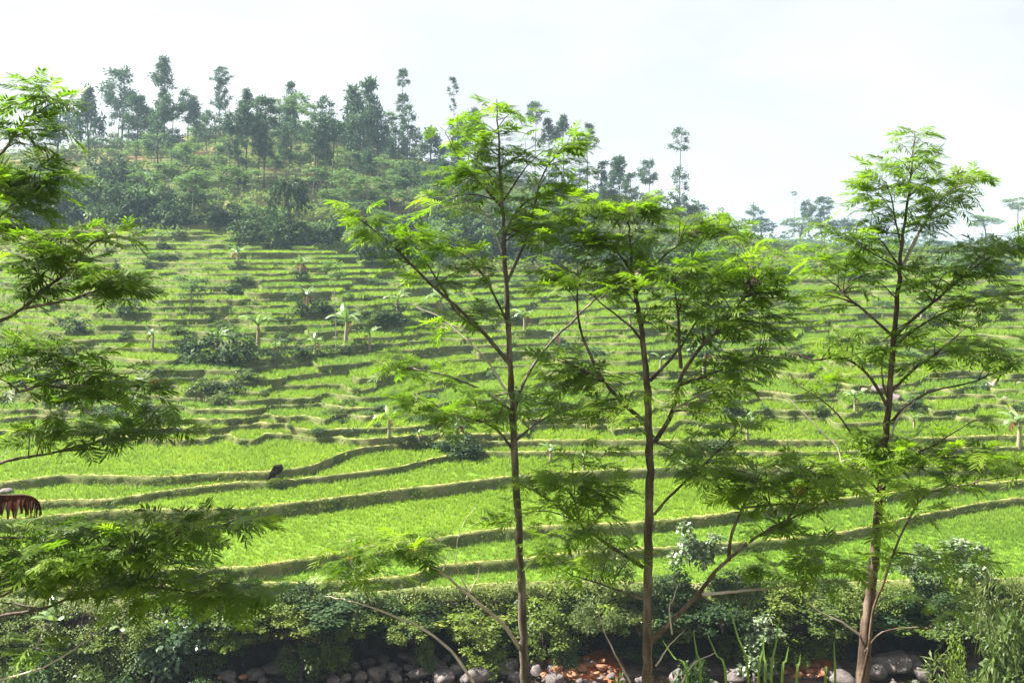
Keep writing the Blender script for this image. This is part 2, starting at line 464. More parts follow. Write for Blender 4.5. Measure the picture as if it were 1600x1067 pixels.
terr_grass_pts = []    # (pos, normal-ish, size, kind)
for k in range(NL):
    e = DK[k]; zk = ZK[k]
    nxt = DK[k + 1] if k + 1 < NL else e + 1.0
    zn = ZK[k + 1] if k + 1 < NL else zk
    zb = ZK[k - 1] if k > 0 else zk - 0.9
    eb = DK[k - 1] if k > 0 else e - 0.7
    h = np.maximum(zk - zb, 0.0)
    foot = np.maximum(e - 0.34 * h - 0.02, np.minimum(eb + 0.34, e - 0.03))
    hn = np.maximum(zn - zk, 0)
    footn = np.maximum(nxt - 0.34 * hn - 0.02, np.minimum(e + 0.34, nxt - 0.03))
    bundk = np.where(e < RL + 4, 1.0, 0.15) * np.clip((footn - e) / 0.7, 0, 1)
    jit = lambda a: rng.normal(0, a, NU)
    bw = np.minimum(np.interp(e, [58, 85, 140], [0.27, 0.20, 0.15]), (footn - e) * 0.6)
    prof_rows = [
        (foot - 0.04, zb - 0.08),
        (foot + (e - foot) * 0.25 + jit(0.05), zb + h * 0.3),
        (foot + (e - foot) * 0.6 + jit(0.05), zb + h * 0.66),
        (e - 0.03 + jit(0.03), zk + 0.02 * bundk),
        (e + 0.10 * bw / 0.36, zk + (0.12 + jit(0.02)) * bundk),
        (e + bw * 0.8, zk + (0.12 + jit(0.02)) * bundk),
        (e + bw * 1.1, zk - 0.01),
        (e + bw * 1.1 + (footn - e - bw * 1.1) * 0.5, zk - 0.01 + 0 * e),
        (np.maximum(footn + 0.05, e + bw * 1.15), zk - 0.02)]
    R = np.stack([np.stack([xs * a, a, E + b + 0 * a], axis=1) for a, b in prof_rows])
    nr = len(prof_rows)
    fc = grid_faces(nr, NU)
    m = MB()
    allv = R.reshape(-1, 3)
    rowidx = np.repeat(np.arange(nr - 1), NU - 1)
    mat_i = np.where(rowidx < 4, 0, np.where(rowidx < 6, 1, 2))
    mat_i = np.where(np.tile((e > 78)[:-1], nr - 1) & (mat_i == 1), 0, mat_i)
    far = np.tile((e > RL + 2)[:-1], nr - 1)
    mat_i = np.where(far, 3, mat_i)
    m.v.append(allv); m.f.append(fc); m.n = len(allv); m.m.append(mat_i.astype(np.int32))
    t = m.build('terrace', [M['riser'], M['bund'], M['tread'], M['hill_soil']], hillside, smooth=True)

    # rice standing on the tread
    step = np.diff(UC, append=UC[-1] + 24)
    a0 = e + bw * 1.05; a1 = footn + 0.02
    inview = (UC > -130) & (UC < 1730) & (e < RL)
    wdt = np.where(inview, np.maximum(a1 - a0 - 0.05, 0), 0)
    sp = 0.0033 * e
    cnt = wdt * (step / F * e) / (sp * sp)
    N = int(cnt.sum())
    if N > 30:
        ci = rng.choice(NU, N, p=cnt / cnt.sum())
        dd = a0[ci] + rng.random(N) * (a1 - a0)[ci]
        uu = UC[ci] + (rng.random(N) - 0.5) * step[ci]
        base = np.stack([(uu - 800) / F * dd, dd, np.full(N, E) + zk[ci] - np.interp(dd, [55, 85], [0.07, 0.0])], axis=1)
        B = 8
        base = np.repeat(base, B, axis=0); dr = np.repeat(dd, B)
        nb = len(base)
        patch = 1 + 0.16 * n2(base[:, 0] / 2.5, base[:, 1] / 1.6, 11 + k % 7)
        ang = rng.uniform(0, 6.283, nb); lean = rng.uniform(0.2, 0.9, nb)
        hgt = rng.uniform(0.24, 0.40, nb) * patch * np.interp(dr, [52, 80, 110], [0.58, 0.85, 1.3])
        wd = 0.00042 * dr + 0.002
        side = np.stack([np.cos(ang + 1.57), np.sin(ang + 1.57), 0 * ang], axis=1)
        off = rng.normal(0, 1, (nb, 2)) * (0.0012 * dr)[:, None]
        base[:, :2] += off
        tip = base + np.stack([np.cos(ang) * lean * hgt, np.sin(ang) * lean * hgt, hgt], axis=1)
        v = np.stack([base - side * wd[:, None], base + side * wd[:, None], tip], axis=1).reshape(-1, 3)
        rm = MB(); rm.add(v, np.arange(nb * 3).reshape(nb, 3))
        r = rm.build('rice', M['rice_deep'] if k in (0, 1, 8, 9, 13, 17, 20, 24, 29) else M['rice'], t)
        r['kind'] = 'stuff'
    # grass on the bund and the face
    if True:
        inv = (UC > -130) & (UC < 1730) & (e < RL + 30)
        spg = 0.0052 * e
        ln = step / F * e
        cf = np.where(inv, ln * (h + 0.05) / (spg * spg) * np.interp(e, [60, 70, 85, 100], [2.2, 1.3, 1.2, 1.7]), 0); cb = np.where(inv & (e < RL), ln * 0.34 * bundk / (spg * spg) * 1.3 * np.interp(e, [68, 90], [1.0, 0.35]), 0)
        for c_, kind in ((cf, 0), (cb, 1)):
            N = int(c_.sum())
            if N < 20: continue
            ci = rng.choice(NU, N, p=c_ / c_.sum())
            uu = UC[ci] + (rng.random(N) - 0.5) * step[ci]
            t_ = rng.random(N)
            if kind == 0:
                dd = foot[ci] + (e - foot)[ci] * t_ - 0.02; zz = zb[ci] + h[ci] * t_
            else:
                dd = e[ci] + bw[ci] * t_; zz = zk[ci] + 0.10 * bundk[ci]
            terr_grass_pts.append((np.stack([(uu - 800) / F * dd, dd, E + zz], axis=1), kind if k else 0))

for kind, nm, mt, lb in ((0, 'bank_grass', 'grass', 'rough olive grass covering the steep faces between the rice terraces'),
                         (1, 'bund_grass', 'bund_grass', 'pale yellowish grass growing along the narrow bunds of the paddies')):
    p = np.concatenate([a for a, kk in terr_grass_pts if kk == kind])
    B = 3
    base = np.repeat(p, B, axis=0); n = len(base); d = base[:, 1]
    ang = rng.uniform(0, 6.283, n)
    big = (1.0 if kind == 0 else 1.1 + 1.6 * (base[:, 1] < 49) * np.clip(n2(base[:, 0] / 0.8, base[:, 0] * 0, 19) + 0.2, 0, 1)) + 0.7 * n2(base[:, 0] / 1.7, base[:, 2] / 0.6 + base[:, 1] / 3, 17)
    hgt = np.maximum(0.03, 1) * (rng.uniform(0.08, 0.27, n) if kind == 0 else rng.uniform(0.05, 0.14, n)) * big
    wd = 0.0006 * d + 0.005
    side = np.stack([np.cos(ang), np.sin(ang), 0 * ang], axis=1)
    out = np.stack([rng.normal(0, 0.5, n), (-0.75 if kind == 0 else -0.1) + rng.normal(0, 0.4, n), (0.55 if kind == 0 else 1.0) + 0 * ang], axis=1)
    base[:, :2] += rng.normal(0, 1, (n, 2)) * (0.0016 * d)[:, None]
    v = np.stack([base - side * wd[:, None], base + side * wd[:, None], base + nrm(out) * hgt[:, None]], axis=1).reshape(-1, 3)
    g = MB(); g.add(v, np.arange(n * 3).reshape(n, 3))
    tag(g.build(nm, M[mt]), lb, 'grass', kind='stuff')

# ------------------------------------------------------------------ river bank, bed and water
ub = np.concatenate([np.arange(-420, -40, 16), np.arange(-40, 1641, 4), np.arange(1656, 2040, 16)]).astype(float)
top_d = np.interp(ub, UC, DK[0]); top_z = -14.4
hollow = np.zeros_like(ub)
for c0, w0, a0_ in ((430, 60, 1.0), (600, 45, 0.9), (690, 35, 0.9), (965, 40, 1.0), (1085, 45, 1.1), (1400, 70, 1.2), (1560, 50, 0.6), (-150, 80, .7)):
    hollow = np.maximum(hollow, a0_ * np.exp(-((ub - c0 - 6 * n2(ub / 25, ub * 0, 3)) / (w0 * 1.15)) ** 4))
gentle = np.clip((290 - ub) / 60.0, 0, 1)
NR = 26
tt = np.linspace(0, 1, NR)
BV = []
for t in tt:       # t = 0 foot, 1 lip
    rec = hollow * np.exp(-((t - 0.30) / 0.26) ** 2) * 1.5
    dd = top_d - 0.25 + rec - (1 - t) * (0.55 * (1 - gentle) + 1.6 * gentle) + 0.55 * np.sin(t * 3.14) * (1 - hollow) * -0.3
    xx = (ub - 800) / F * dd
    zz = E - 17.75 + (17.75 - 14.33) * t
    dd = dd - (0.85 + 0.35 * n2(ub / 34, ub * 0, 44, 2)) * math.exp(-((t - 0.62) / 0.27) ** 2) * (1 - 0.6 * gentle) * (1 - 0.55 * np.exp(-((ub - 760) / 230) ** 4))
    nzv = n2(xx / 0.8, np.full_like(xx, zz / 0.6), 21, 4) * 0.22 * math.sin(min(1, t * 1.05) * 3.0 + 0.1) - 0.35 * n2(xx / 2.2, np.full_like(xx, 3.0), 24, 2) * math.sin(t * 2.6)
    BV.append(np.stack([xx, dd + nzv, np.full_like(xx, zz) + 0.06 * n2(xx / 0.5, dd, 23)], axis=1))
for off, zz in ((0.1, -14.27), (0.45, -14.42)):
    dd = top_d + off
    BV.append(np.stack([(ub - 800) / F * dd, dd, np.full_like(ub, E + zz) + 0.05 * n2(ub / 9, ub * 0, 27)], axis=1))
BV = np.array(BV)
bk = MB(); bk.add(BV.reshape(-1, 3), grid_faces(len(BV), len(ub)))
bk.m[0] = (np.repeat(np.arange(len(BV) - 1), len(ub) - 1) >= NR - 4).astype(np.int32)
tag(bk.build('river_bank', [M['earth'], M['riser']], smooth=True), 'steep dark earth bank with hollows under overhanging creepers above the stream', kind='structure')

xb = np.linspace(-60, 60, 340); yb = np.linspace(36, 49, 60)
XB, YB = np.meshgrid(xb, yb)
ZB = E - 17.48 + 0.10 * n2(XB / 1.3, YB / 1.0, 31, 4) - 0.25 * np.exp(-((YB - 42.0) / 3.0) ** 2)
U_ = 800 + XB / YB * F
ZB = ZB + (np.exp(-((U_ - 905) / 55) ** 4) + np.exp(-((U_ - 1262) / 36) ** 4)) * np.clip((YB - 44.4) / 1.6, 0, 1) * 0.30
mb = MB(); mb.add(np.stack([XB, YB, ZB], axis=-1), grid_faces(len(yb), len(xb)))
ub_ = 800 + XB / YB * F
om = np.zeros(len(mb.f[0]), dtype=np.int32)
fx = 800 + (XB / YB * F)[:-1, :-1].ravel()
fy = YB[:-1, :-1].ravel()
om[((fx > 835) & (fx < 965) & (fy > 45.0)) | ((fx > 1225) & (fx < 1300) & (fy > 45.2)) | ((fx > 330) & (fx < 480) & (fy < 45.6) & (fy > 44.4))] = 1
mb.m[0] = om
tag(mb.build('stream_bed', [M['bed'], M['orange']], smooth=True), 'gravel stream bed with rust orange silt patches below the bank', kind='structure')
mw, nt, out = node_mat('stream_water')
b = nt.nodes.new('ShaderNodeBsdfPrincipled')
b.inputs['Base Color'].default_value = (0.05, 0.032, 0.02, 1); b.inputs['Roughness'].default_value = 0.08
b.inputs['Specular IOR Level'].default_value = 0.5
bp = nt.nodes.new('ShaderNodeBump'); bp.inputs['Strength'].default_value = 0.35; bp.inputs['Distance'].default_value = 0.05
nt.links.new(noise(nt, 3.5, 3, 0.5, 'World'), bp.inputs['Height']); nt.links.new(bp.outputs['Normal'], b.inputs['Normal'])
nt.links.new(b.outputs['BSDF'], out.inputs['Surface'])
mb = MB(); mb.add([(-60, 37, E - 17.50), (60, 37, E - 17.50), (60, 48.5, E - 17.50), (-60, 48.5, E - 17.50)], [(0, 1, 2, 3)])
tag(mb.build('stream', mw), 'shallow brown stream running between stones along the foot of the bank', kind='structure')

# ------------------------------------------------------------------ far ridges
M['far_hill'] = solid_mat('far_hill_cover', [(0.3, (0.03, 0.06, 0.025)), (0.7, (0.07, 0.11, 0.04))], 0.05, 0.95, 0.1)
M['far_leaf'] = leaf_mat('far_foliage', [(0.0, (0.025, 0.05, 0.02)), (0.6, (0.05, 0.09, 0.03)), (1.0, (0.09, 0.13, 0.05))], 0.25, 0.7, 0.1, 0.6, 0.2, 0.05)
def ridge(name, label, d, pts, back):
    p = np.array(pts, float)
    u = np.linspace(p[0, 0], p[-1, 0], 160)
    y = np.interp(u, p[:, 0], p[:, 1]) + 1.6 * n2(u / 30, u * 0, 33)
    zt = -(y - HY) / F * d
    rows = []
    for dd, f in ((d - 90, 0.0), (d - 50, 0.55), (d - 15, 0.92), (d, 1.0), (d + back, 0.1)):
        zz = -19 + (zt + 19) * f
        rows.append(np.stack([(u - 800) / F * dd, np.full_like(u, dd), E + zz + 1.0 * n2(u / 14, np.full_like(u, dd / 9.0), 35)], axis=1))
    m = MB(); m.add(np.concatenate(rows), grid_faces(len(rows), len(u)))
    o = m.build(name, M['far_hill'], smooth=True)
    tag(o, label, kind='structure')
    return u, zt
r1 = ridge('far_hill', 'low hazy wooded ridge beyond the terraces', 520, [(700, 420), (1000, 400), (1150, 378), (1260, 372), (1330, 386), (1420, 396), (1520, 392), (1620, 385), (2300, 380)], 120)
r2 = ridge('distant_hill', 'pale distant ridge almost lost in the haze', 900, [(600, 410), (1150, 392), (1300, 384), (1450, 380), (1560, 378), (1700, 382), (2500, 385)], 200)
fm = MB()
for (u, zt), d, n in ((r1, 520, 5200), (r2, 900, 4200)):
    uu = rng.uniform(u[0], u[-1], n); dd = d - np.abs(rng.normal(0, 22, n))
    zt_ = np.interp(uu, u, zt)
    clump = np.clip(n2(uu / 9, dd / 9, 37) + 0.3, 0, 1.3)
    f = np.interp(d - dd, [0, 15, 50, 90], [1, .92, .55, 0])
    zz = -19 + (zt_ + 19) * f + rng.random(n) ** 1.0 * (1.0 + 7.0 * clump)
    c = np.stack([(uu - 800) / F * dd, dd, E + zz], axis=1)
    s = d / 520 * rng.uniform(1.2, 2.4, n)
    v, f = leaves(c, rdir(n, -0.2, 0.6), rdir(n, 0.2, 1), s, s * 0.8)
    fm.add(v, f)
tag(fm.build('distant_forest', M['far_leaf']), 'far off hazy forest covering the low ridges beyond the terraces', 'forest', kind='stuff')

# haze round everything
hm = MB()
x0, x1, y0, y1, z0, z1 = -2700, 2700, -130, 2300, E - 21, E + 75
hm.add([(x0, y0, z0), (x1, y0, z0), (x1, y1, z0), (x0, y1, z0), (x0, y0, z1), (x1, y0, z1), (x1, y1, z1), (x0, y1, z1)],
       [(0, 3, 2, 1), (4, 5, 6, 7), (0, 1, 5, 4), (1, 2, 6, 5), (2, 3, 7, 6), (3, 0, 4, 7)])
mh, nt, out = node_mat('haze_air')
pv = nt.nodes.new('ShaderNodeVolumePrincipled')
pv.inputs['Color'].default_value = (0.58, 0.77, 1.0, 1)
pv.inputs['Density'].default_value = HAZE_DENSITY
pv.inputs['Anisotropy'].default_value = 0.25
nt.links.new(pv.outputs['Volume'], out.inputs['Volume'])
tag(hm.build('haze', mh), 'pale haze in the air over the valley', kind='stuff')

# ------------------------------------------------------------------ plant materials
M['sengon'] = leaf_mat('feathery_leaf', [(0.0, (0.058, 0.112, 0.011)), (0.35, (0.118, 0.20, 0.016)), (0.7, (0.20, 0.295, 0.024)), (1.0, (0.30, 0.39, 0.036))], 0.58, 0.45, 0.4, 0.12, 0.55, 0.9, (1.3, 1.5, 0.45))
M['sengon_yellow'] = leaf_mat('yellowing_leaf', [(0.0, (0.30, 0.22, 0.025)), (1.0, (0.42, 0.27, 0.04))], 0.45, 0.6, 0.2, 0.3, 0.5, 0.9, (1.2, 1.0, 0.5))
M['pine'] = leaf_mat('pine_needles', [(0.0, (0.025, 0.058, 0.035)), (0.5, (0.05, 0.098, 0.058)), (1.0, (0.10, 0.16, 0.088))], 0.25, 0.6, 0.2, 0.6, 0.2, 0.3)
M['hill_leaf'] = leaf_mat('hill_tree_leaf', [(0.0, (0.05, 0.10, 0.042)), (0.5, (0.09, 0.16, 0.062)), (1.0, (0.16, 0.24, 0.09))], 0.4, 0.6, 0.2, 0.55, 0.25, 0.3)
M['dark_leaf'] = leaf_mat('dark_bush_leaf', [(0.0, (0.014, 0.035, 0.012)), (0.6, (0.036, 0.07, 0.023)), (1.0, (0.08, 0.125, 0.042))], 0.25, 0.6, 0.15, 0.6, 0.2, 0.4)
M['bush_leaf'] = leaf_mat('bush_leaf', [(0.0, (0.03, 0.055, 0.012)), (0.5, (0.07, 0.115, 0.022)), (1.0, (0.14, 0.19, 0.04))], 0.35, 0.5, 0.35, 0.6, 0.2, 0.5)
M['creeper'] = leaf_mat('creeper_leaf', [(0.0, (0.05, 0.085, 0.015)), (0.5, (0.115, 0.17, 0.026)), (0.85, (0.21, 0.255, 0.045)), (1.0, (0.32, 0.31, 0.09))], 0.4, 0.55, 0.3, 0.5, 0.0, 0.6)
M['lime_leaf'] = leaf_mat('lime_leaf', [(0.0, (0.08, 0.14, 0.015)), (1.0, (0.22, 0.30, 0.035))], 0.45, 0.5, 0.3, 0.6, 0.2, 0.5)
M['blue_leaf'] = leaf_mat('bluish_leaf', [(0.0, (0.035, 0.075, 0.035)), (0.6, (0.08, 0.14, 0.07)), (1.0, (0.14, 0.21, 0.10))], 0.25, 0.35, 0.5, 0.7, 0.2, 0.5)
M['pale_leaf'] = leaf_mat('pale_leaf', [(0.0, (0.05, 0.10, 0.03)), (0.5, (0.12, 0.18, 0.08)), (1.0, (0.34, 0.38, 0.26))], 0.25, 0.35, 0.5, 0.8, 0.1, 0.5)
M['bamboo'] = leaf_mat('bamboo_leaf', [(0.0, (0.035, 0.07, 0.015)), (0.6, (0.085, 0.125, 0.028)), (1.0, (0.18, 0.20, 0.06))], 0.35, 0.5, 0.35, 0.75, 0.1, 0.5)
M['banana'] = leaf_mat('banana_blade', [(0.0, (0.08, 0.15, 0.04)), (0.5, (0.15, 0.24, 0.07)), (1.0, (0.26, 0.34, 0.14))], 0.3, 0.32, 0.6, 0.2, 0.6, 0.8)
M['dead_leaf'] = leaf_mat('dead_banana_blade', [(0.0, (0.10, 0.035, 0.018)), (0.5, (0.20, 0.10, 0.05)), (1.0, (0.34, 0.22, 0.12))], 0.35, 0.7, 0.2, 0.4, 0.4, 0.8, (1.5, 0.7, 0.5))
M['red_dead'] = leaf_mat('red_brown_dry_leaf', [(0.0, (0.02, 0.009, 0.007)), (0.6, (0.05, 0.02, 0.013)), (1.0, (0.14, 0.055, 0.035))], 0.3, 0.6, 0.2, 0.3, 0.2, 3.0, (1.6, 0.45, 0.35))
M['blade'] = leaf_mat('tall_grass_blade', [(0.0, (0.07, 0.14, 0.02)), (1.0, (0.16, 0.24, 0.04))], 0.4, 0.4, 0.4, 0.5, 0.3, 0.8)

def bark(name, a, b_, c, scale=9.0):
    m, nt, out = node_mat(name)
    col = ramp(nt, noise(nt, scale, 6, 0.7, 'World', (1, 1, 0.22)), [(0.36, a), (0.5, b_), (0.64, c)])
    rings = noise(nt, 26, 2, 0.5, 'World', (0.25, 0.25, 2.2))
    mx = nt.nodes.new('ShaderNodeMixRGB'); mx.blend_type = 'MULTIPLY'
    mr = nt.nodes.new('ShaderNodeMapRange'); mr.inputs['From Min'].default_value = 0.58; mr.inputs['From Max'].default_value = 0.66
    mr.inputs['To Max'].default_value = 0.55
    nt.links.new(rings, mr.inputs['Value']); nt.links.new(mr.outputs['Result'], mx.inputs['Fac'])
    mx.inputs['Color2'].default_value = (0.45, 0.40, 0.36, 1)
    nt.links.new(col, mx.inputs['Color1'])
    b = nt.nodes.new('ShaderNodeBsdfPrincipled'); b.inputs['Roughness'].default_value = 0.75; b.inputs['Specular IOR Level'].default_value = 0.3
    nt.links.new(mx.outputs['Color'], b.inputs['Base Color'])
    bp = nt.nodes.new('ShaderNodeBump'); bp.inputs['Strength'].default_value = 0.5; bp.inputs['Distance'].default_value = 0.01
    nt.links.new(noise(nt, 60, 4, 0.7, 'World', (1, 1, 0.5)), bp.inputs['Height']); nt.links.new(bp.outputs['Normal'], b.inputs['Normal'])
    nt.links.new(b.outputs['BSDF'], out.inputs['Surface'])
    return m
M['bark_grey'] = bark('grey_brown_bark', (0.035, 0.027, 0.021), (0.085, 0.067, 0.052), (0.20, 0.17, 0.135))
M['bark_red'] = bark('red_brown_bark', (0.03, 0.019, 0.014), (0.08, 0.051, 0.037), (0.18, 0.13, 0.098))
M['bark_mid'] = bark('brown_bark', (0.035, 0.024, 0.018), (0.085, 0.06, 0.044), (0.19, 0.15, 0.115))
M['bark_pale'] = solid_mat('pale_bark', [(0.3, (0.16, 0.14, 0.115)), (0.7, (0.32, 0.29, 0.25))], 2.0, 0.85, 0.2)
M['bark_dark'] = solid_mat('dark_bark', [(0.3, (0.045, 0.035, 0.026)), (0.7, (0.12, 0.095, 0.07))], 2.0, 0.9, 0.1)
M['dead_wood'] = solid_mat('weathered_dead_wood', [(0.3, (0.26, 0.20, 0.165)), (0.7, (0.56, 0.49, 0.42))], 6.0, 0.8, 0.2)
M['stem'] = solid_mat('banana_stem', [(0.3, (0.13, 0.12, 0.07)), (0.5, (0.24, 0.22, 0.13)), (0.7, (0.34, 0.27, 0.18))], 5.0, 0.7, 0.3, coord='Object')

# ------------------------------------------------------------------ near trees
def frond(L, pairs, droop, seed, w=0.022, sag=0.5):
    """one feathery compound leaf: arching midrib with rows of narrow leaflet strips"""
    r = np.random.default_rng(seed)
    m = MB()
    s = np.linspace(0, 1, 9)
    yy = L * s * (1 - 0.10 * droop * s); zz = L * (0.16 * s - droop * 0.42 * s * s)
    rib = np.stack([0.012 * L * np.sin(s * 5 + seed), yy, zz], axis=1)
    wv = 0.0035 * (1.15 - s)
    side = np.array((1.0, 0, 0))
    vv = np.concatenate([rib - side * wv[:, None], rib + side * wv[:, None]])
    n = len(s)
    m.add(vv, np.stack([np.arange(n - 1), np.arange(n - 1) + n, np.arange(n - 1) + n + 1, np.arange(n - 1) + 1], axis=1))
    V = []; Fc = []
    for i in range(pairs):
        t = 0.20 + 0.80 * (i + 0.5) / pairs
        p = np.array([np.interp(t, s, rib[:, j]) for j in range(3)])
        ln = L * (0.20 + 0.22 * math.sin(math.pi * min(1, 0.18 + 0.75 * t))) * r.uniform(0.85, 1.12)
        for sg in (-1, 1):
            if r.random() < 0.05: continue
            ln *= r.uniform(0.86, 1.12)
            yaw = math.radians(r.uniform(44, 76) - 22 * t)
            d = np.array((sg * math.sin(yaw), math.cos(yaw), r.uniform(-0.10, 0.22)))
            d /= np.linalg.norm(d)
            perp = np.array((-d[1] * sg, d[0] * sg, 0.12 * r.normal())); perp /= np.linalg.norm(perp)
            hw = w * 0.5 * r.uniform(0.85, 1.15)
            drop = np.array((0, 0, -sag * ln * 0.30))
            a = p + d * ln * 0.04; b = p + d * ln * 0.5 + drop * 0.30; c = p + d * ln + drop
            k = len(V)
            V += [a - perp * hw * 0.5, a + perp * hw * 0.5, b - perp * hw, b + perp * hw, c - perp * hw * 0.45, c + perp * hw * 0.45]
            Fc += [(k, k + 1, k + 3, k + 2), (k + 2, k + 3, k + 5, k + 4)]
    m.add(V, Fc)
    return m
FR = []
for i, (pairs, droop, sag) in enumerate(((16, 0.5, .5), (15, 0.9, .9), (17, 0.25, .3), (14, 1.3, 1.1), (16, 0.7, .6), (15, 0.1, .5), (14, 0.6, 1.2), (17, 1.0, .4), (13, 0.35, .8))):
    FR.append(frond(1.0, pairs, droop, 40 + i, 0.047, sag))
FR_ME = [f.mesh('feathery_leaf', M['sengon']) for f in FR]
FR_YE = [f.mesh('yellow_leaf', M['sengon_yellow']) for f in FR[:3]]
FR_V = [np.concatenate(f.v) for f in FR]
FR_F = []
for f in FR: FR_F.append(np.concatenate(f.f))

def basis(d, up):
    d = nrm(d); x = np.cross(d, up); x = x / max(np.linalg.norm(x), 1e-6); zc = np.cross(x, d)
    return x, d, zc

def near_tree(name, label, D0, trunk, branches, clusters, bmat, base_shift=(0, 0), seed=1, leaf_m=0.30, group=None, dz_scale=0.45, dense=1.0, max_obj=300):
    r = np.random.default_rng(seed)
    tp = np.array([P(x, y, D0) for x, y, w in trunk]); tr = np.array([ww(w, D0) * 0.46 for x, y, w in trunk])
    gx_, gy_ = tp[0, 0] + base_shift[0], D0 + base_shift[1]
    gz_ = near_ground(gx_, gy_)
    tp = np.vstack([[gx_, gy_, gz_ - 0.15], [gx_ * 0.4 + tp[0, 0] * 0.6, gy_, gz_ * 0.5 + tp[0, 2] * 0.5], tp])
    tr = np.concatenate([[tr[0] * 1.5, tr[0] * 1.1], tr])
    root = empty(name, (gx_, gy_, gz_)); tag(root, label, 'tree', group)
    o0 = np.array((gx_, gy_, gz_))
    n = len(tp) * 7
    pts = smooth_poly(tp, n); rad = np.interp(np.linspace(0, 1, n), np.linspace(0, 1, len(tr)), tr)
    rad = rad * (1 + 0.05 * np.sin(np.arange(n) * 1.9 + seed) + r.normal(0, 0.02, n))
    pts[:, :2] += 0.006 * r.normal(0, 1, (n, 2))
    m = MB(); v, f = tube(pts - o0, rad, 12); m.add(v, f); m.build('trunk', bmat, root, True)
    # anchors: points on trunk (upper part) and on branches: (px, py, xyz, branch index, t)
    anc = []
    for i in range(n):
        pxx = 800 + pts[i, 0] / pts[i, 1] * F; pyy = HY - (pts[i, 2] - E) / pts[i, 1] * F
        if pyy < 600: anc.append((pxx, pyy, pts[i], -1, i / n, rad[i]))
    bm_ = []
    for bi, b in enumerate(branches):
        wpx, pl = b[0], b[1]
        dz = b[2] if len(b) > 2 else r.choice((-1, 1)) * r.uniform(0.15, 1.0) * dz_scale
        length = sum(math.hypot(pl[j + 1][0] - pl[j][0], pl[j + 1][1] - pl[j][1]) for j in range(len(pl) - 1))
        acc = 0; q = []; tq = []
        for j, (x, y) in enumerate(pl):
            if j: acc += math.hypot(x - pl[j - 1][0], y - pl[j - 1][1])
            t = acc / max(length, 1)
            d0 = D0
            if len(b) > 4: d0 = b[4]
            q.append(P(x, y, d0 + dz * (length * D0 / F) * t)); tq.append(t)
        nb = max(8, int(length / 12))
        bp_ = smooth_poly(q, nb); tt_ = np.linspace(0, 1, nb)
        bp_ += r.normal(0, 0.006, bp_.shape) * (0.2 + tt_[:, None])
        br = ww(wpx, D0) * 0.5 * (1 - 0.72 * tt_) * (1 + 0.07 * np.sin(np.arange(nb) * 2.3))
        mm = MB(); v, f = tube(bp_ - o0, br, 7); mm.add(v, f)
        bm_.append([mm, b[3] if len(b) > 3 and b[3] else None])
        for i in range(max(1, nb // 5), nb):
            pxx = 800 + bp_[i, 0] / bp_[i, 1] * F; pyy = HY - (bp_[i, 2] - E) / bp_[i, 1] * F
            anc.append((pxx, pyy, bp_[i], bi, tt_[i], br[i]))
    A = np.array([(a[0], a[1]) for a in anc])
    trunk_tw = []
    cand = []
    for (cx, cy, rx, ry, nl) in clusters:
        nl = int(round(nl * LEAFN * dense))
        cost = np.hypot(A[:, 0] - cx, A[:, 1] - cy) + np.where(A[:, 1] < cy - 8, 45, 0)
        ntw = max(2, int(round(nl / 4.5)))
        order = np.argsort(cost)
        for w in range(ntw):
            a = anc[order[min(len(order) - 1, int(abs(r.normal(0, 2.2))))]]
            th = r.uniform(0, 2 * math.pi); rr = 1.15 * math.sqrt(r.uniform(0.05, 1))
            txp, typ = cx + rx * rr * math.cos(th), cy + ry * rr * math.sin(th)
            dd = a[2][1] + r.uniform(-1, 1) * ww(rx, D0) * 1.15
            tgt = P(txp, typ, dd)
            st = a[2]
            ln = np.linalg.norm(tgt - st)
            mid = st * 0.5 + tgt * 0.5 + np.array((0, 0, 0.10 * ln)) + r.normal(0, 0.03, 3) * ln
            tw = smooth_poly([st, mid, tgt], 8)
            tv, tf = tube(tw - o0, np.linspace(min(a[5] * 0.6, 0.007 + 0.006 * ln), 0.0028, 8), 4)
            bm_[a[3]][0].add(tv, tf) if a[3] >= 0 else trunk_tw.append((tv, tf))
            k = max(3, int(round(nl / ntw)) + r.integers(-1, 2))
            tdir = nrm(tgt - mid)
            for j in range(k):
                t = 1.0 - 0.75 * (j / max(k - 1, 1)) * min(1.0, 0.55 / max(ln, .05)) * r.uniform(.8, 1.2)
                t = min(max(t, 0.25), 1.0)
                p = np.array([np.interp(t, np.linspace(0, 1, 8), tw[:, c]) for c in range(3)])
                yaw0 = math.atan2(tdir[1], tdir[0]) if abs(tdir[2]) < 0.95 else r.uniform(0, 6.28)
                yaw = yaw0 + (1 if j % 2 else -1) * r.uniform(0.3, 1.5) + r.normal(0, 0.35)
                if j == 0: yaw = yaw0 + r.normal(0, 0.3)
                pitch = r.normal(0.02, 0.28)
                d = np.array((math.cos(yaw) * math.cos(pitch), math.sin(yaw) * math.cos(pitch), math.sin(pitch)))
                up = nrm(np.array((r.normal(0, 0.28), r.normal(0, 0.28), 1.0)))
                L = leaf_m * r.uniform(0.72, 1.18)
                cand.append((p, d, up, L))
    for tv, tf in trunk_tw:
        tm = MB(); tm.add(tv, tf); tm.build('twig', bmat, root, True)
    for (mm, mt) in bm_: mm.build('branch', mt or bmat, root, True)
    cand.sort(key=lambda c: -c[3] / c[0][1])
    rest = MB()
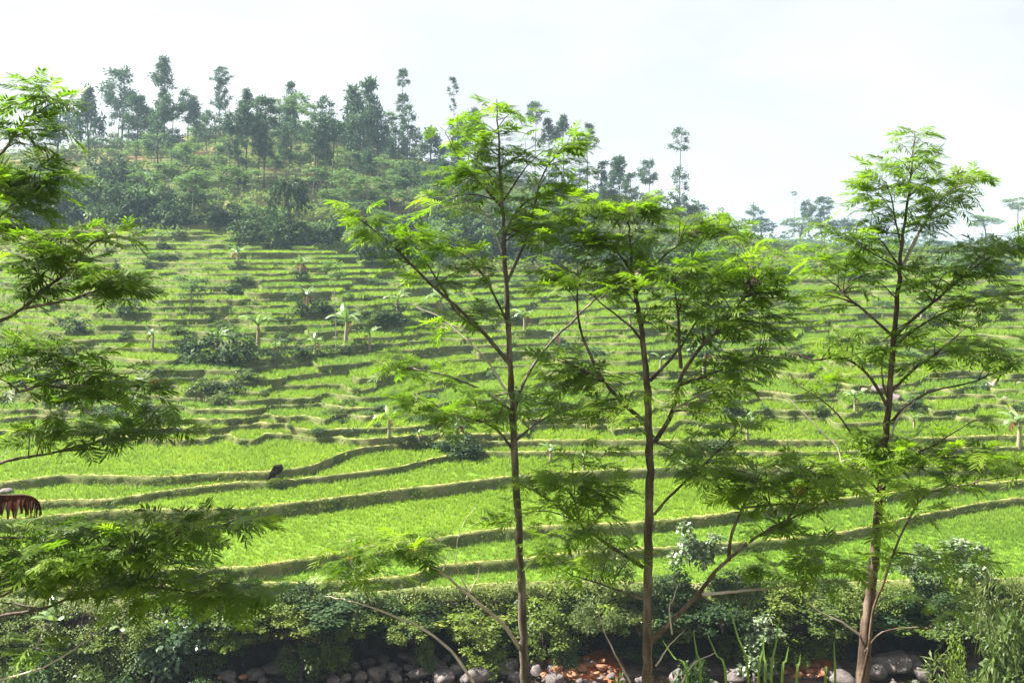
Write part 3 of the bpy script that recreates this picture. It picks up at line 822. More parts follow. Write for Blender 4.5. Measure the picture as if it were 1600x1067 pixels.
    for i, (p, d, up, L) in enumerate(cand):
        x, y, zc = basis(d, up)
        k = int(r.integers(0, len(FR)))
        if i < max_obj:
            ye = r.random() < 0.012 and HY - (p[2] - E) / p[1] * F > 450
            me = FR_YE[k % 3] if ye else FR_ME[k]
            o = link('leaf', me, root)
            if ye: o['label'] = 'yellow orange dying leaf'; L *= 0.6
            mt = Matrix((x * L, y * L, zc * L)).transposed().to_4x4()
            mt.translation = Vector(p - o0)
            o.matrix_local = mt
        else:
            R = np.stack([x, y, zc])
            rest.add(FR_V[k] @ R * L + (p - o0), FR_F[k])
    if rest.n:
        o = rest.build('foliage', M['sengon'], root); o['kind'] = 'stuff'
    return root, len(cand)

LEAFN = 2.15
DW = M['dead_wood']
T1 = near_tree('sengon_tree', 'slender young tree with grey brown trunk and airy feathery crown, left of two close trunks', 13.0,
 [(820,1067,15.5),(816,950,14.5),(809,800,13),(801,650,11.5),(796,550,9.5),(790,430,8),(785,330,6),(780,240,4),(777,155,1.5)],
 [(7,[(794,566),(755,520),(700,468),(650,422),(610,380),(565,345)]),
  (5,[(755,520),(715,490),(697,461),(660,400),(636,370)]),
  (4,[(791,500),(755,430),(720,395),(690,380)]),
  (4,[(790,609),(754,555),(693,500),(650,480)],0.3,DW),
  (4.5,[(797,640),(760,613),(700,588),(640,575),(600,572)]),
  (5,[(803,705),(780,675),(757,660),(717,651),(660,640)]),
  (6,[(803,645),(818,599),(849,548),(889,508),(936,462),(985,425),(1040,390)]),
  (4,[(805,690),(835,663),(880,643),(900,640)]),
  (4.5,[(782,322),(743,279),(715,245),(695,208)]),
  (3,[(778,290),(750,255),(725,240)]),
  (3.5,[(783,318),(804,289),(821,262),(850,235)]),
  (4.5,[(787,370),(804,336),(830,310),(870,300)]),
  (5,[(793,440),(821,377),(837,313),(845,280),(871,239),(900,218)]),
  (3.5,[(784,395),(772,360),(765,340)],0.2,DW),
  (6.5,[(812,1012),(783,972),(735,932),(690,896),(650,870),(610,860)],-0.2,DW),
  (5,[(740,1066),(700,1012),(640,972),(560,942),(508,930)],0.15,DW,12.6),
  (2.5,[(735,932),(712,880),(718,840)],-.1,DW),
  (2.2,[(690,895),(700,868),(703,850)],-.1,DW),
  (2.2,[(728,935),(745,905),(750,885)],-.1,DW),
  (2.0,[(580,945),(560,905),(545,880)],0.1),
 ],
 [(575,340,35,18,10),(620,365,40,20,14),(665,385,45,22,14),(640,420,35,18,9),(690,430,40,20,10),(720,390,35,18,8),(745,430,30,25,8),(560,355,20,10,4),
  (710,205,28,20,9),(740,240,25,20,6),(720,275,35,25,14),(715,310,35,20,14),(760,200,25,20,6),(785,170,22,15,6),(775,215,28,25,8),(785,255,25,20,7),(820,190,30,20,5),(830,240,35,25,9),
  (870,240,35,25,12),(890,215,25,15,6),(900,250,22,20,6),(850,280,30,18,7),(750,300,25,15,6),(850,320,35,20,12),(880,300,30,15,8),(820,345,30,25,8),(860,360,35,25,12),
  (720,490,40,18,8),(690,510,30,15,6),(650,560,40,15,9),(610,580,25,12,7),(690,590,30,15,7),(620,620,25,15,6),(650,640,35,18,10),(700,650,40,18,12),(755,650,40,18,14),(800,625,40,18,12),
  (850,620,35,18,9),(730,620,30,12,6),(880,640,30,12,6),(540,850,40,18,10),(590,850,45,20,14),(640,845,35,20,11),(660,860,25,15,6),(530,895,30,12,6),(600,905,40,12,6),(560,880,30,10,5),(755,800,22,12,3)],
 M['bark_grey'], (0.05, 0), 11, dense=1.15)

T2 = near_tree('sengon_tree', 'young tree with brown trunk under the widest, densest feathery crown, right of centre', 12.4,
 [(1010,1067,17),(1012,950,16),(1013,850,15),(1015,720,13.5),(1012,620,12),(1003,520,8.5),(990,440,6),(984,375,3.5),(980,330,1.5)],
 [(8,[(1014,1005),(1080,940),(1115,897),(1140,872),(1190,833),(1240,808),(1290,785)],-0.25),
  (6,[(1139,876),(1141,845),(1150,815),(1161,792),(1173,770),(1184,748)],-0.2,None,12.2),
  (3.5,[(1158,797),(1130,775),(1105,759)],0.1,None,12.2),
  (3.5,[(1161,793),(1210,789),(1262,787)],-0.1,None,12.2),
  (4,[(1225,822),(1245,785),(1262,760)],-0.1,None,12.0),
  (5,[(1097,929),(1169,922),(1262,912),(1356,905)],-0.1,DW,12.3),
  (5,[(1022,804),(1052,770),(1097,729),(1142,684),(1150,660)],0.3),
  (6.5,[(1006,886),(947,848),(906,819),(868,789),(838,768),(812,755)],0.25),
  (4,[(1006,936),(933,910),(889,896),(844,869)],-0.3),
  (3.5,[(906,819),(900,790),(890,765)],0.2),
  (7.5,[(1014,665),(985,640),(945,598),(925,560),(906,510),(902,470),(905,430)],0.25),
  (4,[(940,592),(900,572),(860,560)],0.2),
  (8,[(1024,690),(1050,645),(1064,590),(1095,542),(1130,510),(1161,467),(1180,440)],-0.3),
  (6,[(1064,575),(1060,520),(1058,470),(1050,430)],-.2,None,12.2),
  (6,[(1016,595),(1040,570),(1065,540),(1090,500),(1110,470)],0.35),
  (4.5,[(1062,602),(1110,585),(1165,565),(1200,555)],-0.3,None,12.2),
  (4,[(1052,640),(1100,615),(1150,605)],-0.4,DW,12.2),
  (4.5,[(1001,530),(985,510),(960,490),(935,470),(900,440)],-0.2),
  (4.5,[(994,460),(1020,420),(1050,390),(1090,370),(1140,360)],0.2),
  (4,[(990,430),(965,395),(930,370),(890,350)],0.3),
  (3,[(1018,690),(1050,700),(1090,715)],-0.3),
  (3,[(1050,990),(1046,950),(1052,935),(1060,915)],-.1,DW,12.2),
  (3,[(1025,1040),(1045,1010),(1068,985)],-.3,DW,12.2),
  (3.2,[(1065,1067),(1085,1035),(1120,1020)],-.1,DW,12.0),
  (3.5,[(985,1066),(960,1020),(945,985),(935,950)],.1,DW,12.8),
 ],
 [(985,330,35,25,10),(950,320,30,20,8),(1020,325,35,25,10),(1060,345,35,20,12),(1100,355,40,20,12),(1140,370,35,25,12),(1180,390,40,25,12),(1215,410,35,30,10),(900,330,35,25,12),(880,370,35,30,14),
  (920,380,35,30,14),(960,375,35,25,12),(1000,390,35,25,12),(880,420,30,30,12),(910,450,30,30,10),(860,460,25,25,7),(950,430,30,30,10),(990,450,30,25,10),(1040,430,35,25,12),(1080,420,35,25,12),
  (1120,430,35,25,12),(1160,440,35,25,12),(1200,460,35,25,12),(1060,480,30,25,10),(1020,500,25,25,7),(1110,480,30,20,9),(1150,500,35,20,10),(1195,505,35,20,10),(1230,480,25,20,6),(1080,520,25,20,6),
  (880,560,35,20,8),(920,590,30,20,8),(960,610,35,20,8),(900,630,40,20,10),(950,650,40,20,10),(870,600,30,15,7),(930,700,40,15,8),(1080,590,35,18,7),(1120,570,35,18,7),(1190,570,45,20,14),
  (1160,600,40,20,10),(1100,640,40,20,9),(1140,660,40,20,9),(1060,690,30,15,6),(1100,720,40,15,8),
  (830,740,25,12,5),(880,740,30,15,8),(920,760,40,18,12),(880,780,40,18,10),(820,800,35,15,8),(860,830,40,18,8),(930,820,40,20,9),(960,860,40,18,9),(900,870,30,15,6),(960,770,30,15,6),
  (1100,740,35,18,10),(1150,725,40,18,12),(1200,740,45,20,16),(1250,740,45,20,16),(1230,780,40,18,12),(1180,770,30,15,8),(1290,760,40,20,12),(1200,830,40,12,8),(1260,840,40,15,10),(1250,890,40,15,8),
  (1200,880,30,12,5),(1320,880,40,15,8)],
 M['bark_mid'], (-0.03, 0.1), 22, dense=1.3)

T3 = near_tree('sengon_tree', 'young tree with red brown trunk leaning right, its pointed feathery top against the sky', 13.4,
 [(1347,1067,23),(1357,950,19),(1368,850,16),(1379,740,12.5),(1388,630,10),(1397,520,8.5),(1405,430,7),(1412,360,5),(1421,290,3.5),(1430,215,1.5)],
 [(5,[(1396,526),(1352,486),(1325,465),(1300,441),(1275,420)]),
  (5.5,[(1399,525),(1425,500),(1450,479),(1475,458),(1499,437),(1521,419),(1560,395),(1590,383)]),
  (4.5,[(1403,535),(1430,515),(1472,490),(1520,478),(1575,470)]),
  (4,[(1407,418),(1390,395),(1375,374),(1345,360)]),
  (5,[(1410,418),(1425,385),(1446,347),(1465,322),(1480,302),(1505,290),(1532,280)],0.2,DW),
  (4,[(1413,410),(1432,375),(1440,350)],-.3,DW),
  (3.5,[(1409,390),(1398,340),(1390,300),(1380,280)]),
  (3,[(1418,310),(1440,290),(1460,280)]),
  (3,[(1408,420),(1370,400),(1320,370)]),
  (6,[(1389,640),(1370,605),(1340,570),(1310,560),(1270,562),(1235,550)],.25),
  (5,[(1391,660),(1420,632),(1460,610),(1520,597),(1600,562)],-0.3),
  (5,[(1394,610),(1430,575),(1465,550),(1500,520),(1530,500)],0.3),
  (4,[(1386,620),(1378,590),(1380,560)],-.2),
  (5,[(1345,1067),(1358,1010),(1364,955),(1380,912),(1397,862),(1416,819),(1446,774),(1480,765),(1540,750),(1600,742)],-0.2,None,13.2),
  (4.5,[(1376,800),(1350,765),(1320,735),(1309,700),(1289,680),(1250,640),(1215,610)],.25,DW),
  (4.5,[(1378,755),(1345,700),(1310,650),(1270,615),(1225,590)],.4),
  (4.5,[(1385,700),(1405,650),(1430,625)],-.2,DW),
  (4,[(1378,760),(1410,730),(1450,715),(1510,715),(1570,715)],-0.4),
  (3.5,[(1378,770),(1350,745),(1320,725)],-.4),
  (3,[(1400,720),(1450,700),(1500,670),(1525,655)],-.4),
  (3.5,[(1351,1018),(1375,990),(1420,980),(1490,985)],-.3,None,13.2),
  (4,[(1353,1000),(1320,975),(1290,960),(1258,940)],-.2,DW),
  (3,[(1397,862),(1440,868),(1500,880)],-.4,None,13.1),
 ],
 [(1435,215,20,12,5),(1415,240,30,20,9),(1445,250,30,18,8),(1390,270,30,20,9),(1430,285,30,20,9),(1340,300,30,15,7),(1375,300,30,15,8),(1350,320,30,15,7),(1470,285,35,20,10),(1500,280,30,18,8),
  (1525,275,20,15,4),(1480,310,35,20,10),(1450,330,35,20,12),(1500,320,20,12,3),(1440,350,30,15,8),(1395,340,30,18,7),(1400,370,35,15,6),
  (1320,360,40,20,12),(1290,385,35,20,10),(1350,385,40,20,12),(1290,420,40,20,10),(1340,420,40,20,11),(1385,425,30,20,7),(1310,455,35,15,7),(1260,470,30,20,6),
  (1590,380,25,15,8),(1560,385,35,18,12),(1520,400,35,20,12),(1540,420,30,20,9),(1490,425,35,20,10),(1450,440,35,20,10),(1500,460,30,15,7),(1430,420,25,15,5),(1470,500,35,15,9),(1530,480,45,18,10),(1580,470,30,15,6),
  (1430,520,40,20,10),(1390,550,40,20,10),(1340,540,40,20,9),(1300,520,40,20,9),(1480,540,40,20,10),(1530,540,40,20,12),(1580,550,35,20,10),(1440,570,40,15,8),(1270,580,30,15,7),(1300,590,30,15,6),
  (1340,690,40,18,12),(1390,700,45,20,16),(1440,710,45,20,16),(1500,715,50,20,16),(1560,720,45,20,14),(1600,720,30,20,8),(1350,740,45,18,14),(1420,750,45,18,12),(1490,750,45,15,10),(1320,720,30,15,8),
  (1510,660,25,12,4),(1450,665,20,10,3),(1350,670,30,10,4),(1440,800,20,12,3),(1400,830,25,12,4),(1440,870,50,15,9),(1500,880,45,15,8),(1480,940,50,18,8)],
 M['bark_red'], (-0.1, 0), 33, dense=1.1)

T4 = near_tree('sengon_tree', 'near tree with feathery boughs reaching in from the left edge, trunk out of view', 9.6,
 [(-170,1067,34),(-165,850,31),(-160,650,28),(-150,450,24),(-135,300,17),(-110,180,10),(-90,60,3)],
 [(7,[(-128,290),(-60,280),(3,239),(20,212),(44,185),(80,160)],.1),
  (5,[(-120,230),(-60,190),(0,175),(55,152)],.1),
  (8,[(-150,560),(-80,535),(0,502),(37,480),(84,441),(120,410),(145,380),(185,370)],-.1),
  (5,[(37,482),(80,474),(118,466),(159,451),(210,435)],-.2,None,9.3),
  (6,[(-140,420),(-80,410),(-20,360),(20,320),(60,290)],.2),
  (8,[(-160,700),(-80,655),(0,623),(57,603),(100,592),(142,583),(200,590)],.1),
  (5,[(67,602),(100,606),(145,620),(200,640)],-.1,None,9.6),
  (5,[(-158,640),(-80,600),(0,570),(60,545)],.2),
  (7,[(-162,775),(-80,745),(0,723),(40,715),(91,705),(140,702),(174,704)],.15),
  (4,[(91,705),(150,690),(215,672),(260,672)],.1,None,9.8),
  (9,[(-166,990),(-80,955),(0,930),(54,905),(90,897),(127,894)],-.1),
  (6,[(127,894),(192,865),(235,852),(276,843),(320,832),(352,821)],.0,None,9.4),
  (8,[(-168,1010),(-80,985),(0,963),(62,952),(109,936),(156,930)],.1),
  (5,[(62,952),(30,945),(0,940)],.2,None,9.7),
  (4.5,[(109,936),(180,915),(260,920),(330,930),(400,935)],-.05,None,9.7),
  (5,[(-166,900),(-80,850),(0,840),(80,838),(150,825)],.15),
  (3.5,[(0,1062),(60,1045),(115,1015),(150,985)],-.1,DW,9.5),
 ],
 [(20,170,30,18,7),(60,150,35,18,9),(85,165,20,20,5),(30,215,35,18,8),(70,225,35,20,9),(10,260,30,20,10),(50,260,45,20,14),(80,275,30,20,9),(30,290,40,20,12),(70,310,35,18,8),(20,330,35,20,10),(15,370,30,20,9),
  (60,370,40,20,10),(110,370,45,20,12),(160,375,40,18,12),(60,410,40,22,10),(110,420,45,20,10),(160,430,45,22,12),(205,430,35,18,9),(210,450,25,15,5),(40,450,35,20,8),(160,465,30,12,5),
  (20,520,35,20,9),(60,540,45,22,12),(110,560,45,22,12),(30,580,45,22,12),(160,590,45,22,12),(200,600,40,22,11),(230,620,30,18,8),(130,610,40,18,8),(80,620,40,18,7),(50,650,35,15,6),
  (150,670,40,15,8),(200,670,45,18,12),(250,670,40,18,10),(270,680,20,12,3),(120,680,25,12,5),(70,660,25,15,4),
  (330,815,50,15,10),(370,820,30,12,5),(270,825,45,18,12),(200,815,45,18,11),(140,820,45,20,12),(90,815,45,20,11),(40,830,45,20,11),(20,860,40,25,12),(80,860,45,22,14),(140,865,45,22,14),(200,860,45,22,14),
  (250,870,45,22,12),(300,850,40,18,8),(50,900,45,22,12),(120,905,45,22,12),(190,900,45,22,12),(250,910,45,22,12),(310,905,45,20,11),(360,910,45,20,10),(410,920,40,15,8),(300,940,45,18,9),(230,945,45,18,9),(380,950,45,12,6),(60,1000,40,10,4)],
 M['bark_mid'], (0, 0), 44, 0.28, dense=1.15)

# ------------------------------------------------------------------ hill trees
def unit_trunk(seed, limbs=5, bend=0.02):
    r = np.random.default_rng(seed)
    s = np.linspace(0, 1, 9)
    pts = np.stack([bend * np.sin(s * 3 + seed), bend * np.cos(s * 2.3 + seed) - bend * math.cos(seed), s], axis=1)
    m = MB(); v, f = tube(pts, np.linspace(0.012, 0.004, 9), 6); m.add(v, f)
    for i in range(limbs):
        t = r.uniform(0.6, 0.95); a = r.uniform(0, 6.28); ln = r.uniform(0.06, 0.13)
        p = np.array([np.interp(t, s, pts[:, c]) for c in range(3)])
        q = p + np.array((math.cos(a) * ln, math.sin(a) * ln, ln * 0.5))
        v, f = tube(np.array([p, (p + q) / 2 + (0, 0, -0.01), q]), [0.004, 0.003, 0.0015], 4); m.add(v, f)
    return m
def pine_crown(seed, style):
    """unit crown: z 0..1, radius about 0.5"""
    r = np.random.default_rng(seed); m = MB()
    nc = {'round': 34, 'cone': 34, 'sparse': 18}[style]
    C = []
    while len(C) < nc:
        z = r.uniform(0.02, 1)
        if style == 'cone': rm = 0.5 * (1 - z) ** 0.7 * min(1, z / 0.12 + 0.3)
        else: rm = 0.5 * math.sqrt(max(0.02, 1 - ((z - 0.45) / 0.58) ** 2))
        a = r.uniform(0, 6.28); q = rm * math.sqrt(r.uniform(0.15, 1)) * r.uniform(.75, 1.12)
        C.append((q * math.cos(a), q * math.sin(a), z))
    for c in C:
        n = 46
        p = np.array(c) + r.normal(0, 1, (n, 3)) * (0.075, 0.075, 0.04)
        d = nrm(np.array((c[0], c[1], 0.12)) + r.normal(0, 0.5, (n, 3)) * (1, 1, 0.6))
        v, f = leaves(p, d, nrm(r.normal(0, .6, (n, 3)) + (0, 0, 1)), r.uniform(0.08, 0.17, n), r.uniform(0.03, 0.055, n)); m.add(v, f)
    return m
def layered_crown(seed, pads=12):
    """open flat layered crown of a light tree, with its limbs"""
    r = np.random.default_rng(seed); m = MB()
    for i in range(pads):
        a = r.uniform(0, 6.28); q = 0.46 * math.sqrt(r.uniform(0.02, 1)); z = r.uniform(0.15, 1) * (1 - 0.5 * q)
        c = np.array((q * math.cos(a), q * math.sin(a), z))
        v, f = tube(np.array([(0, 0, max(0, z - 0.45)), c * (0.55, 0.55, 1) - (0, 0, 0.12), c]), [0.009, 0.006, 0.003], 4); m.add(v, f, 1)
        n = 70
        p = c + r.normal(0, 1, (n, 3)) * (0.10, 0.10, 0.05)
        d = rdir(n, -0.25, 0.15)
        v, f = leaves(p, d, nrm(r.normal(0, .35, (n, 3)) + (0, 0, 1)), r.uniform(0.07, 0.14, n), r.uniform(0.04, 0.07, n)); m.add(v, f, 0)
    return m
def bush_mesh(seed, clumps=16, per=42, leaf=0.12, aspect=0.55, flat=0.75):
    r = np.random.default_rng(seed); m = MB()
    for i in range(clumps):
        a = r.uniform(0, 6.28); q = 0.5 * math.sqrt(r.uniform(0, 1)); z = (0.08 + 0.85 * r.random()) * math.sqrt(max(0.05, 1 - (q / 0.56) ** 2))
        c = np.array((q * math.cos(a), q * math.sin(a), z))
        n = per
        dd = nrm(r.normal(0, 1, (n, 3)) + np.array((0, 0, 0.35)))
        rad = r.uniform(0.10, 0.19)
        p = c + dd * rad * r.uniform(0.5, 1.1, (n, 1)) * (1, 1, flat)
        p[:, 2] = np.maximum(p[:, 2], 0.0)
        d = nrm(dd * (1, 1, 0.2) + r.normal(0, 0.5, (n, 3)) + (0, 0, -0.15))
        v, f = leaves(p, d, nrm(dd + (0, 0, 0.7)), leaf * r.uniform(0.6, 1.2, n), leaf * aspect * r.uniform(0.7, 1.2, n)); m.add(v, f)
    for i in range(6):
        a = r.uniform(0, 6.28); q = r.uniform(0.15, 0.4)
        v, f = tube(np.array([(0, 0, -0.05), (q * .4 * math.cos(a), q * .4 * math.sin(a), .3), (q * math.cos(a), q * math.sin(a), .65)]), [0.014, .01, .004], 4); m.add(v, f, 1)
    return m

TRUNK = [unit_trunk(i, 4) for i in range(4)]
T_PALE = [t.mesh('trunk', M['bark_pale'], True) for t in TRUNK]
T_DARK = [t.mesh('trunk', M['bark_dark'], True) for t in TRUNK]
CR = {'round': [pine_crown(60 + i, 'round').mesh('crown', M['pine']) for i in range(4)],
      'cone': [pine_crown(70 + i, 'cone').mesh('crown', M['pine']) for i in range(4)],
      'sparse': [pine_crown(80 + i, 'sparse').mesh('crown', M['pine']) for i in range(3)],
      'flat': [layered_crown(90 + i, 11 + i).mesh('crown', [M['hill_leaf'], M['bark_pale']]) for i in range(5)]}
_tc = [0]
def hill_tree(name, label, px, top, cbot, base, wpx, kind, pale=False, group=None, cat='tree', tiers=None, depth=None):
    _tc[0] += 1; i = _tc[0]
    if depth: d, zr = depth, -(base - HY) / F * depth
    else: d, zr = ground_at(px, base)
    s = d / F
    x = (px - 800) * s
    ztop = -(top - HY) * s; H = ztop - zr
    root = empty(name, (x, d, E + zr), random.uniform(0, 6.28)); tag(root, label, cat, group)
    t = link('trunk', (T_PALE if pale else T_DARK)[i % 4], root)
    tk = max(wpx * s * 0.10, 0.16) / 0.024 * (0.55 if pale else 0.75)
    t.scale = (tk, tk, H * (0.93 if kind != 'flat' else 0.8)); t.location = (0, 0, -0.1)
    for (a, b, w) in ([(top, cbot, wpx)] + (tiers or [])):
        c = link('crown', CR[kind][(i * 7 + len(CR[kind])) % len(CR[kind])], root)
        hh = (b - a) * s * 1.08
        c.scale = (w * s * 1.15, w * s * 1.15, hh); c.location = (0, 0, -(b - HY) * s - zr)
    return root

PINES = [
 (89,161,229,252,46,'round','dark blue green pine at the left end of the ridge, behind the near left boughs'),
 (137,146,219,258,44,'cone','broad dark pine with bare lower trunk, second from the left end of the ridge'),
 (190,116,171,229,46,'round','round crowned tall pine on two thin stems against the sky, left part of the ridge'),
 (255,95,140,230,36,'cone','tallest pine of the left ridge, narrow crown breaking the skyline highest',[(142,178,26)]),
 (270,151,195,276,32,'round','dense oval pine crown just below the tallest pine of the ridge'),
 (305,165,200,228,34,'cone','pine with wide conical crown right of the dense oval one'),
 (344,108,130,215,24,'round','pine with a small dark tuft on top of a two tier crown',[(132,172,22)]),
 (386,143,171,283,26,'cone','slim pine with small pointed crown above the sparse ones on the ridge top'),
 (370,165,215,300,34,'round','dark drooping pine in front of the slim pointed one'),
 (413,158,202,303,44,'round','wide grey green pine on a long bare trunk above the field rows'),
 (248,175,234,276,40,'sparse','thin see-through pine under the tallest crown'),
 (490,178,225,310,40,'sparse','hazy thin pine on a long dark trunk at the head of the bare slope'),
 (520,180,228,318,38,'round','hazy pine with long straight trunk left of the big paired crowns'),
 (551,146,222,258,46,'cone','left one of the two big crowded pines at the middle of the ridge'),
 (578,138,232,262,48,'cone','right one of the two big crowded pines at the middle of the ridge'),
 (560,185,240,270,40,'round','lower bushy pine in front of the two big crowded ones'),
 (620,200,250,262,32,'round','short dark pine at the foot of the thin two tufted tree'),
 (630,111,137,246,17,'round','very thin tall tree with two separate dark tufts against the sky',[(150,177,20),(186,206,10)]),
 (708,125,150,255,17,'sparse','thin tall bare tree with a ragged tuft left of the near slender crown',[(157,174,11)]),
 (674,205,246,266,40,'cone','lone cone shaped pine on the falling ridge line'),
 (652,208,232,262,16,'sparse','small faint pine left of the lone cone shaped one'),
 (743,176,216,264,28,'cone','pine half hidden by the upper left sprays of the near slender tree'),
 (716,205,240,268,24,'sparse','pale pine seen through the near slender tree crown'),
 (836,164,193,282,24,'round','egg shaped pine crown standing clear right of the near slender tree top'),
 (856,190,224,286,26,'cone','pointed pine below the egg shaped crown'),
 (880,185,218,287,28,'cone','pine just right of the pointed one behind the near crown'),
 (905,205,245,292,18,'sparse','thin pine with bare stem at the right end of the middle pines'),
 (918,200,242,296,25,'sparse','leaning ragged pine on a long stem at the end of the middle group'),
 (944,270,296,312,15,'cone','tiny faint pine left of the two lone round ones'),
 (966,248,283,316,21,'round','left one of the two lone small pines low on the ridge'),
 (1013,255,288,326,25,'round','right one of the two lone small pines low on the ridge'),
 (1063,204,236,338,27,'sparse','tall thin tree with a tufted top and second low tuft, right slope',[(268,318,26)]),
 (186,172,205,230,24,'sparse','slim pine leaning beside the round crowned pine'),
 (148,190,230,256,26,'sparse','sparse grey pine squeezed between the left ridge pines'),
 (323,178,214,240,26,'sparse','faint sparse pine behind the ridge crest, left of the drooping pine'),
 (452,182,226,262,34,'sparse','pale sparse tree on the crest above the bare field rows'),
]
for p in PINES:
    hill_tree('pine_tree', p[6], p[0], p[1], p[2], p[3], p[4], p[5], tiers=p[7] if len(p) > 7 else None, group='pines along the ridge')

SL = []
r_ = random.Random(31)
for i in range(46):
    px = r_.choice([r_.uniform(180, 420), r_.uniform(380, 720), r_.uniform(560, 1000)])
    crest = np.interp(px, US, TY[:, -1]); by = crest + r_.uniform(14, 95) * (1 if px < 760 else 0.6)
    h = r_.uniform(58, 104) * (1 if px < 760 else 0.75); w = r_.uniform(20, 34)
    SL.append((px, by - h, by - h * r_.uniform(.42, .62), by, w, r_.choice(('round', 'sparse', 'cone', 'sparse'))))
SL.sort()
for i, p in enumerate(SL):
    hill_tree('slope_tree', 'slim dark stemmed tree on the wooded slope, %s such from the left' % ordinal(i), *p, group='slim trees on the wooded slope')
LIGHT = [
 (225,262,290,330,40),(262,250,285,322,44),(299,262,300,352,46),(345,255,292,355,50),(288,285,315,350,34),(330,240,270,300,40),(395,262,292,322,40),(430,240,268,300,36),
 (462,141,185,250,36),(440,150,190,250,34),(488,160,190,255,34),(600,168,205,262,36),(540,262,300,335,44),(575,275,310,345,48),(610,270,306,342,44),(640,290,322,352,46),
 (672,285,318,350,40),(560,310,345,372,40),(600,325,352,385,44),(655,262,290,318,38),(700,285,320,350,44),(740,290,322,352,44),(520,290,322,352,36),(500,258,288,320,36),
 (780,300,330,352,40),(820,298,326,352,40),(860,310,338,362,40),(900,312,340,366,40),(940,330,355,380,40),(240,205,240,270,36),(215,215,248,280,36),(360,215,248,282,36),(470,230,262,292,36),(545,232,262,292,36),
 (590,240,268,300,34),(625,248,278,308,34),(690,255,282,312,34),(760,268,294,322,34),(295,215,248,284,34),(285,228,262,298,34),
 (298,428,468,497,44),(525,405,440,555,30),(560,350,380,405,30)]
LIGHT.sort()
for i, p in enumerate(LIGHT):
    hill_tree('light_tree', 'light green open crowned tree on the hill slope, %s such from the left' % ordinal(i), p[0], p[1], p[2], p[3], p[4], 'flat', True, 'light green trees over the hill slope')

# trees far off on the right, beyond the gap
for p in [(1178,322,352,372,26,'sparse','small hazy tree standing alone on the low ridge left of the far tree group'),
          (1190,344,362,374,34,'round','low hazy bush tree right of the small lone one on the far ridge'),
          (1241,300,306,372,10,'sparse','bare thin pole of a far tree left of the hazy round crowns'),
          (1264,315,345,366,22,'round','left one of two hazy round crowns on the far ridge'),
          (1288,310,332,366,24,'round','right one of two hazy round crowns on the far ridge'),
          (1284,334,356,368,28,'round','lower hazy crown in front of the two round ones'),
          (1250,336,365,374,46,'flat','wide pale hazy tree below the two round crowns'),
          (1318,343,362,378,34,'round','hazy low tree right of the round crowns, behind the red barked tree'),
          (1452,362,380,394,24,'sparse','bare brownish tree on the far terrace edge'),
          (1470,378,390,396,26,'round','small bushy tree beside the bare brownish one'),
          (1538,333,356,392,50,'flat','flat topped faint tree on the far right ridge'),
          (1594,306,330,388,40,'flat','flat topped faint tree at the far right edge of the picture')]:
    hill_tree('far_tree', p[6], p[0], p[1], p[2], p[3], p[4], p[5], group='hazy trees on the far ridge', depth=400)

# sugar palm at the foot of the slope
d, zr = ground_at(450, 385)
s = d / F
root = empty('sugar_palm', ((450 - 800) * s, d, E + zr)); tag(root, 'sugar palm with a dark shaggy hanging crown on a pale trunk above the terraces', 'palm tree')
m = MB(); v, f = tube([(0, 0, -0.2), (0.1, 0, 4), (0, 0, (385 - 300) * s)], [0.26, 0.22, 0.20], 8); m.add(v, f); m.build('trunk', M['bark_pale'], root, True)
m = MB(); r = np.random.default_rng(5)
hz = (385 - 290) * s
for i in range(60):
    a = r.uniform(0, 6.28); el = r.uniform(-0.7, 1.2)
    L = r.uniform(4.0, 6.2)
    q = np.linspace(0, 1, 8)
    hx = L * 0.55 * np.sin(q * 1.6) * math.cos(el * .6); hzv = L * (0.55 * math.sin(el) * q - 0.75 * q * q)
    pts = np.stack([np.cos(a) * hx, np.sin(a) * hx, hz + 0.4 + hzv], axis=1)
    tn = nrm(np.gradient(pts, axis=0))
    k = 40
    t = r.uniform(0.12, 1, k); idx = (t * 7).astype(int)
    c = pts[idx]
    dd = nrm(tn[idx] * 0.5 + r.normal(0, .45, (k, 3)) + (0, 0, -0.75))
    v, f = leaves(c, dd, rdir(k, 0.2, 1), r.uniform(0.6, 1.2, k), 0.16); m.add(v, f)
m.build('crown', M['dark_leaf'], root)

# ------------------------------------------------------------------ bushes
BUSH = [bush_mesh(100 + i, 15 + i, 44, 0.13) for i in range(5)]
def bush_set(mat): return [b.mesh('shrub', [M[mat], M['bark_dark']]) for b in BUSH]
BS = {k: bush_set(k) for k in ('dark_leaf', 'bush_leaf', 'hill_leaf')}
_bc = [0]
def bush(name, label, px, base, wpx, hpx, mat, group, meshes=None, cat='shrub', depth=None, zr=None):
    _bc[0] += 1
    if depth is None: depth, zr = ground_at(px, base)
    s = depth / F
    ms = meshes or BS[mat]
    o = link(name, ms[_bc[0] % len(ms)])
    o.location = ((px - 800) * s, depth, E + zr - 0.05)
    o.scale = (wpx * s, wpx * s, hpx * s)
    o.rotation_euler = (0, 0, random.uniform(0, 6.28))
    tag(o, label, cat, group)
    return o
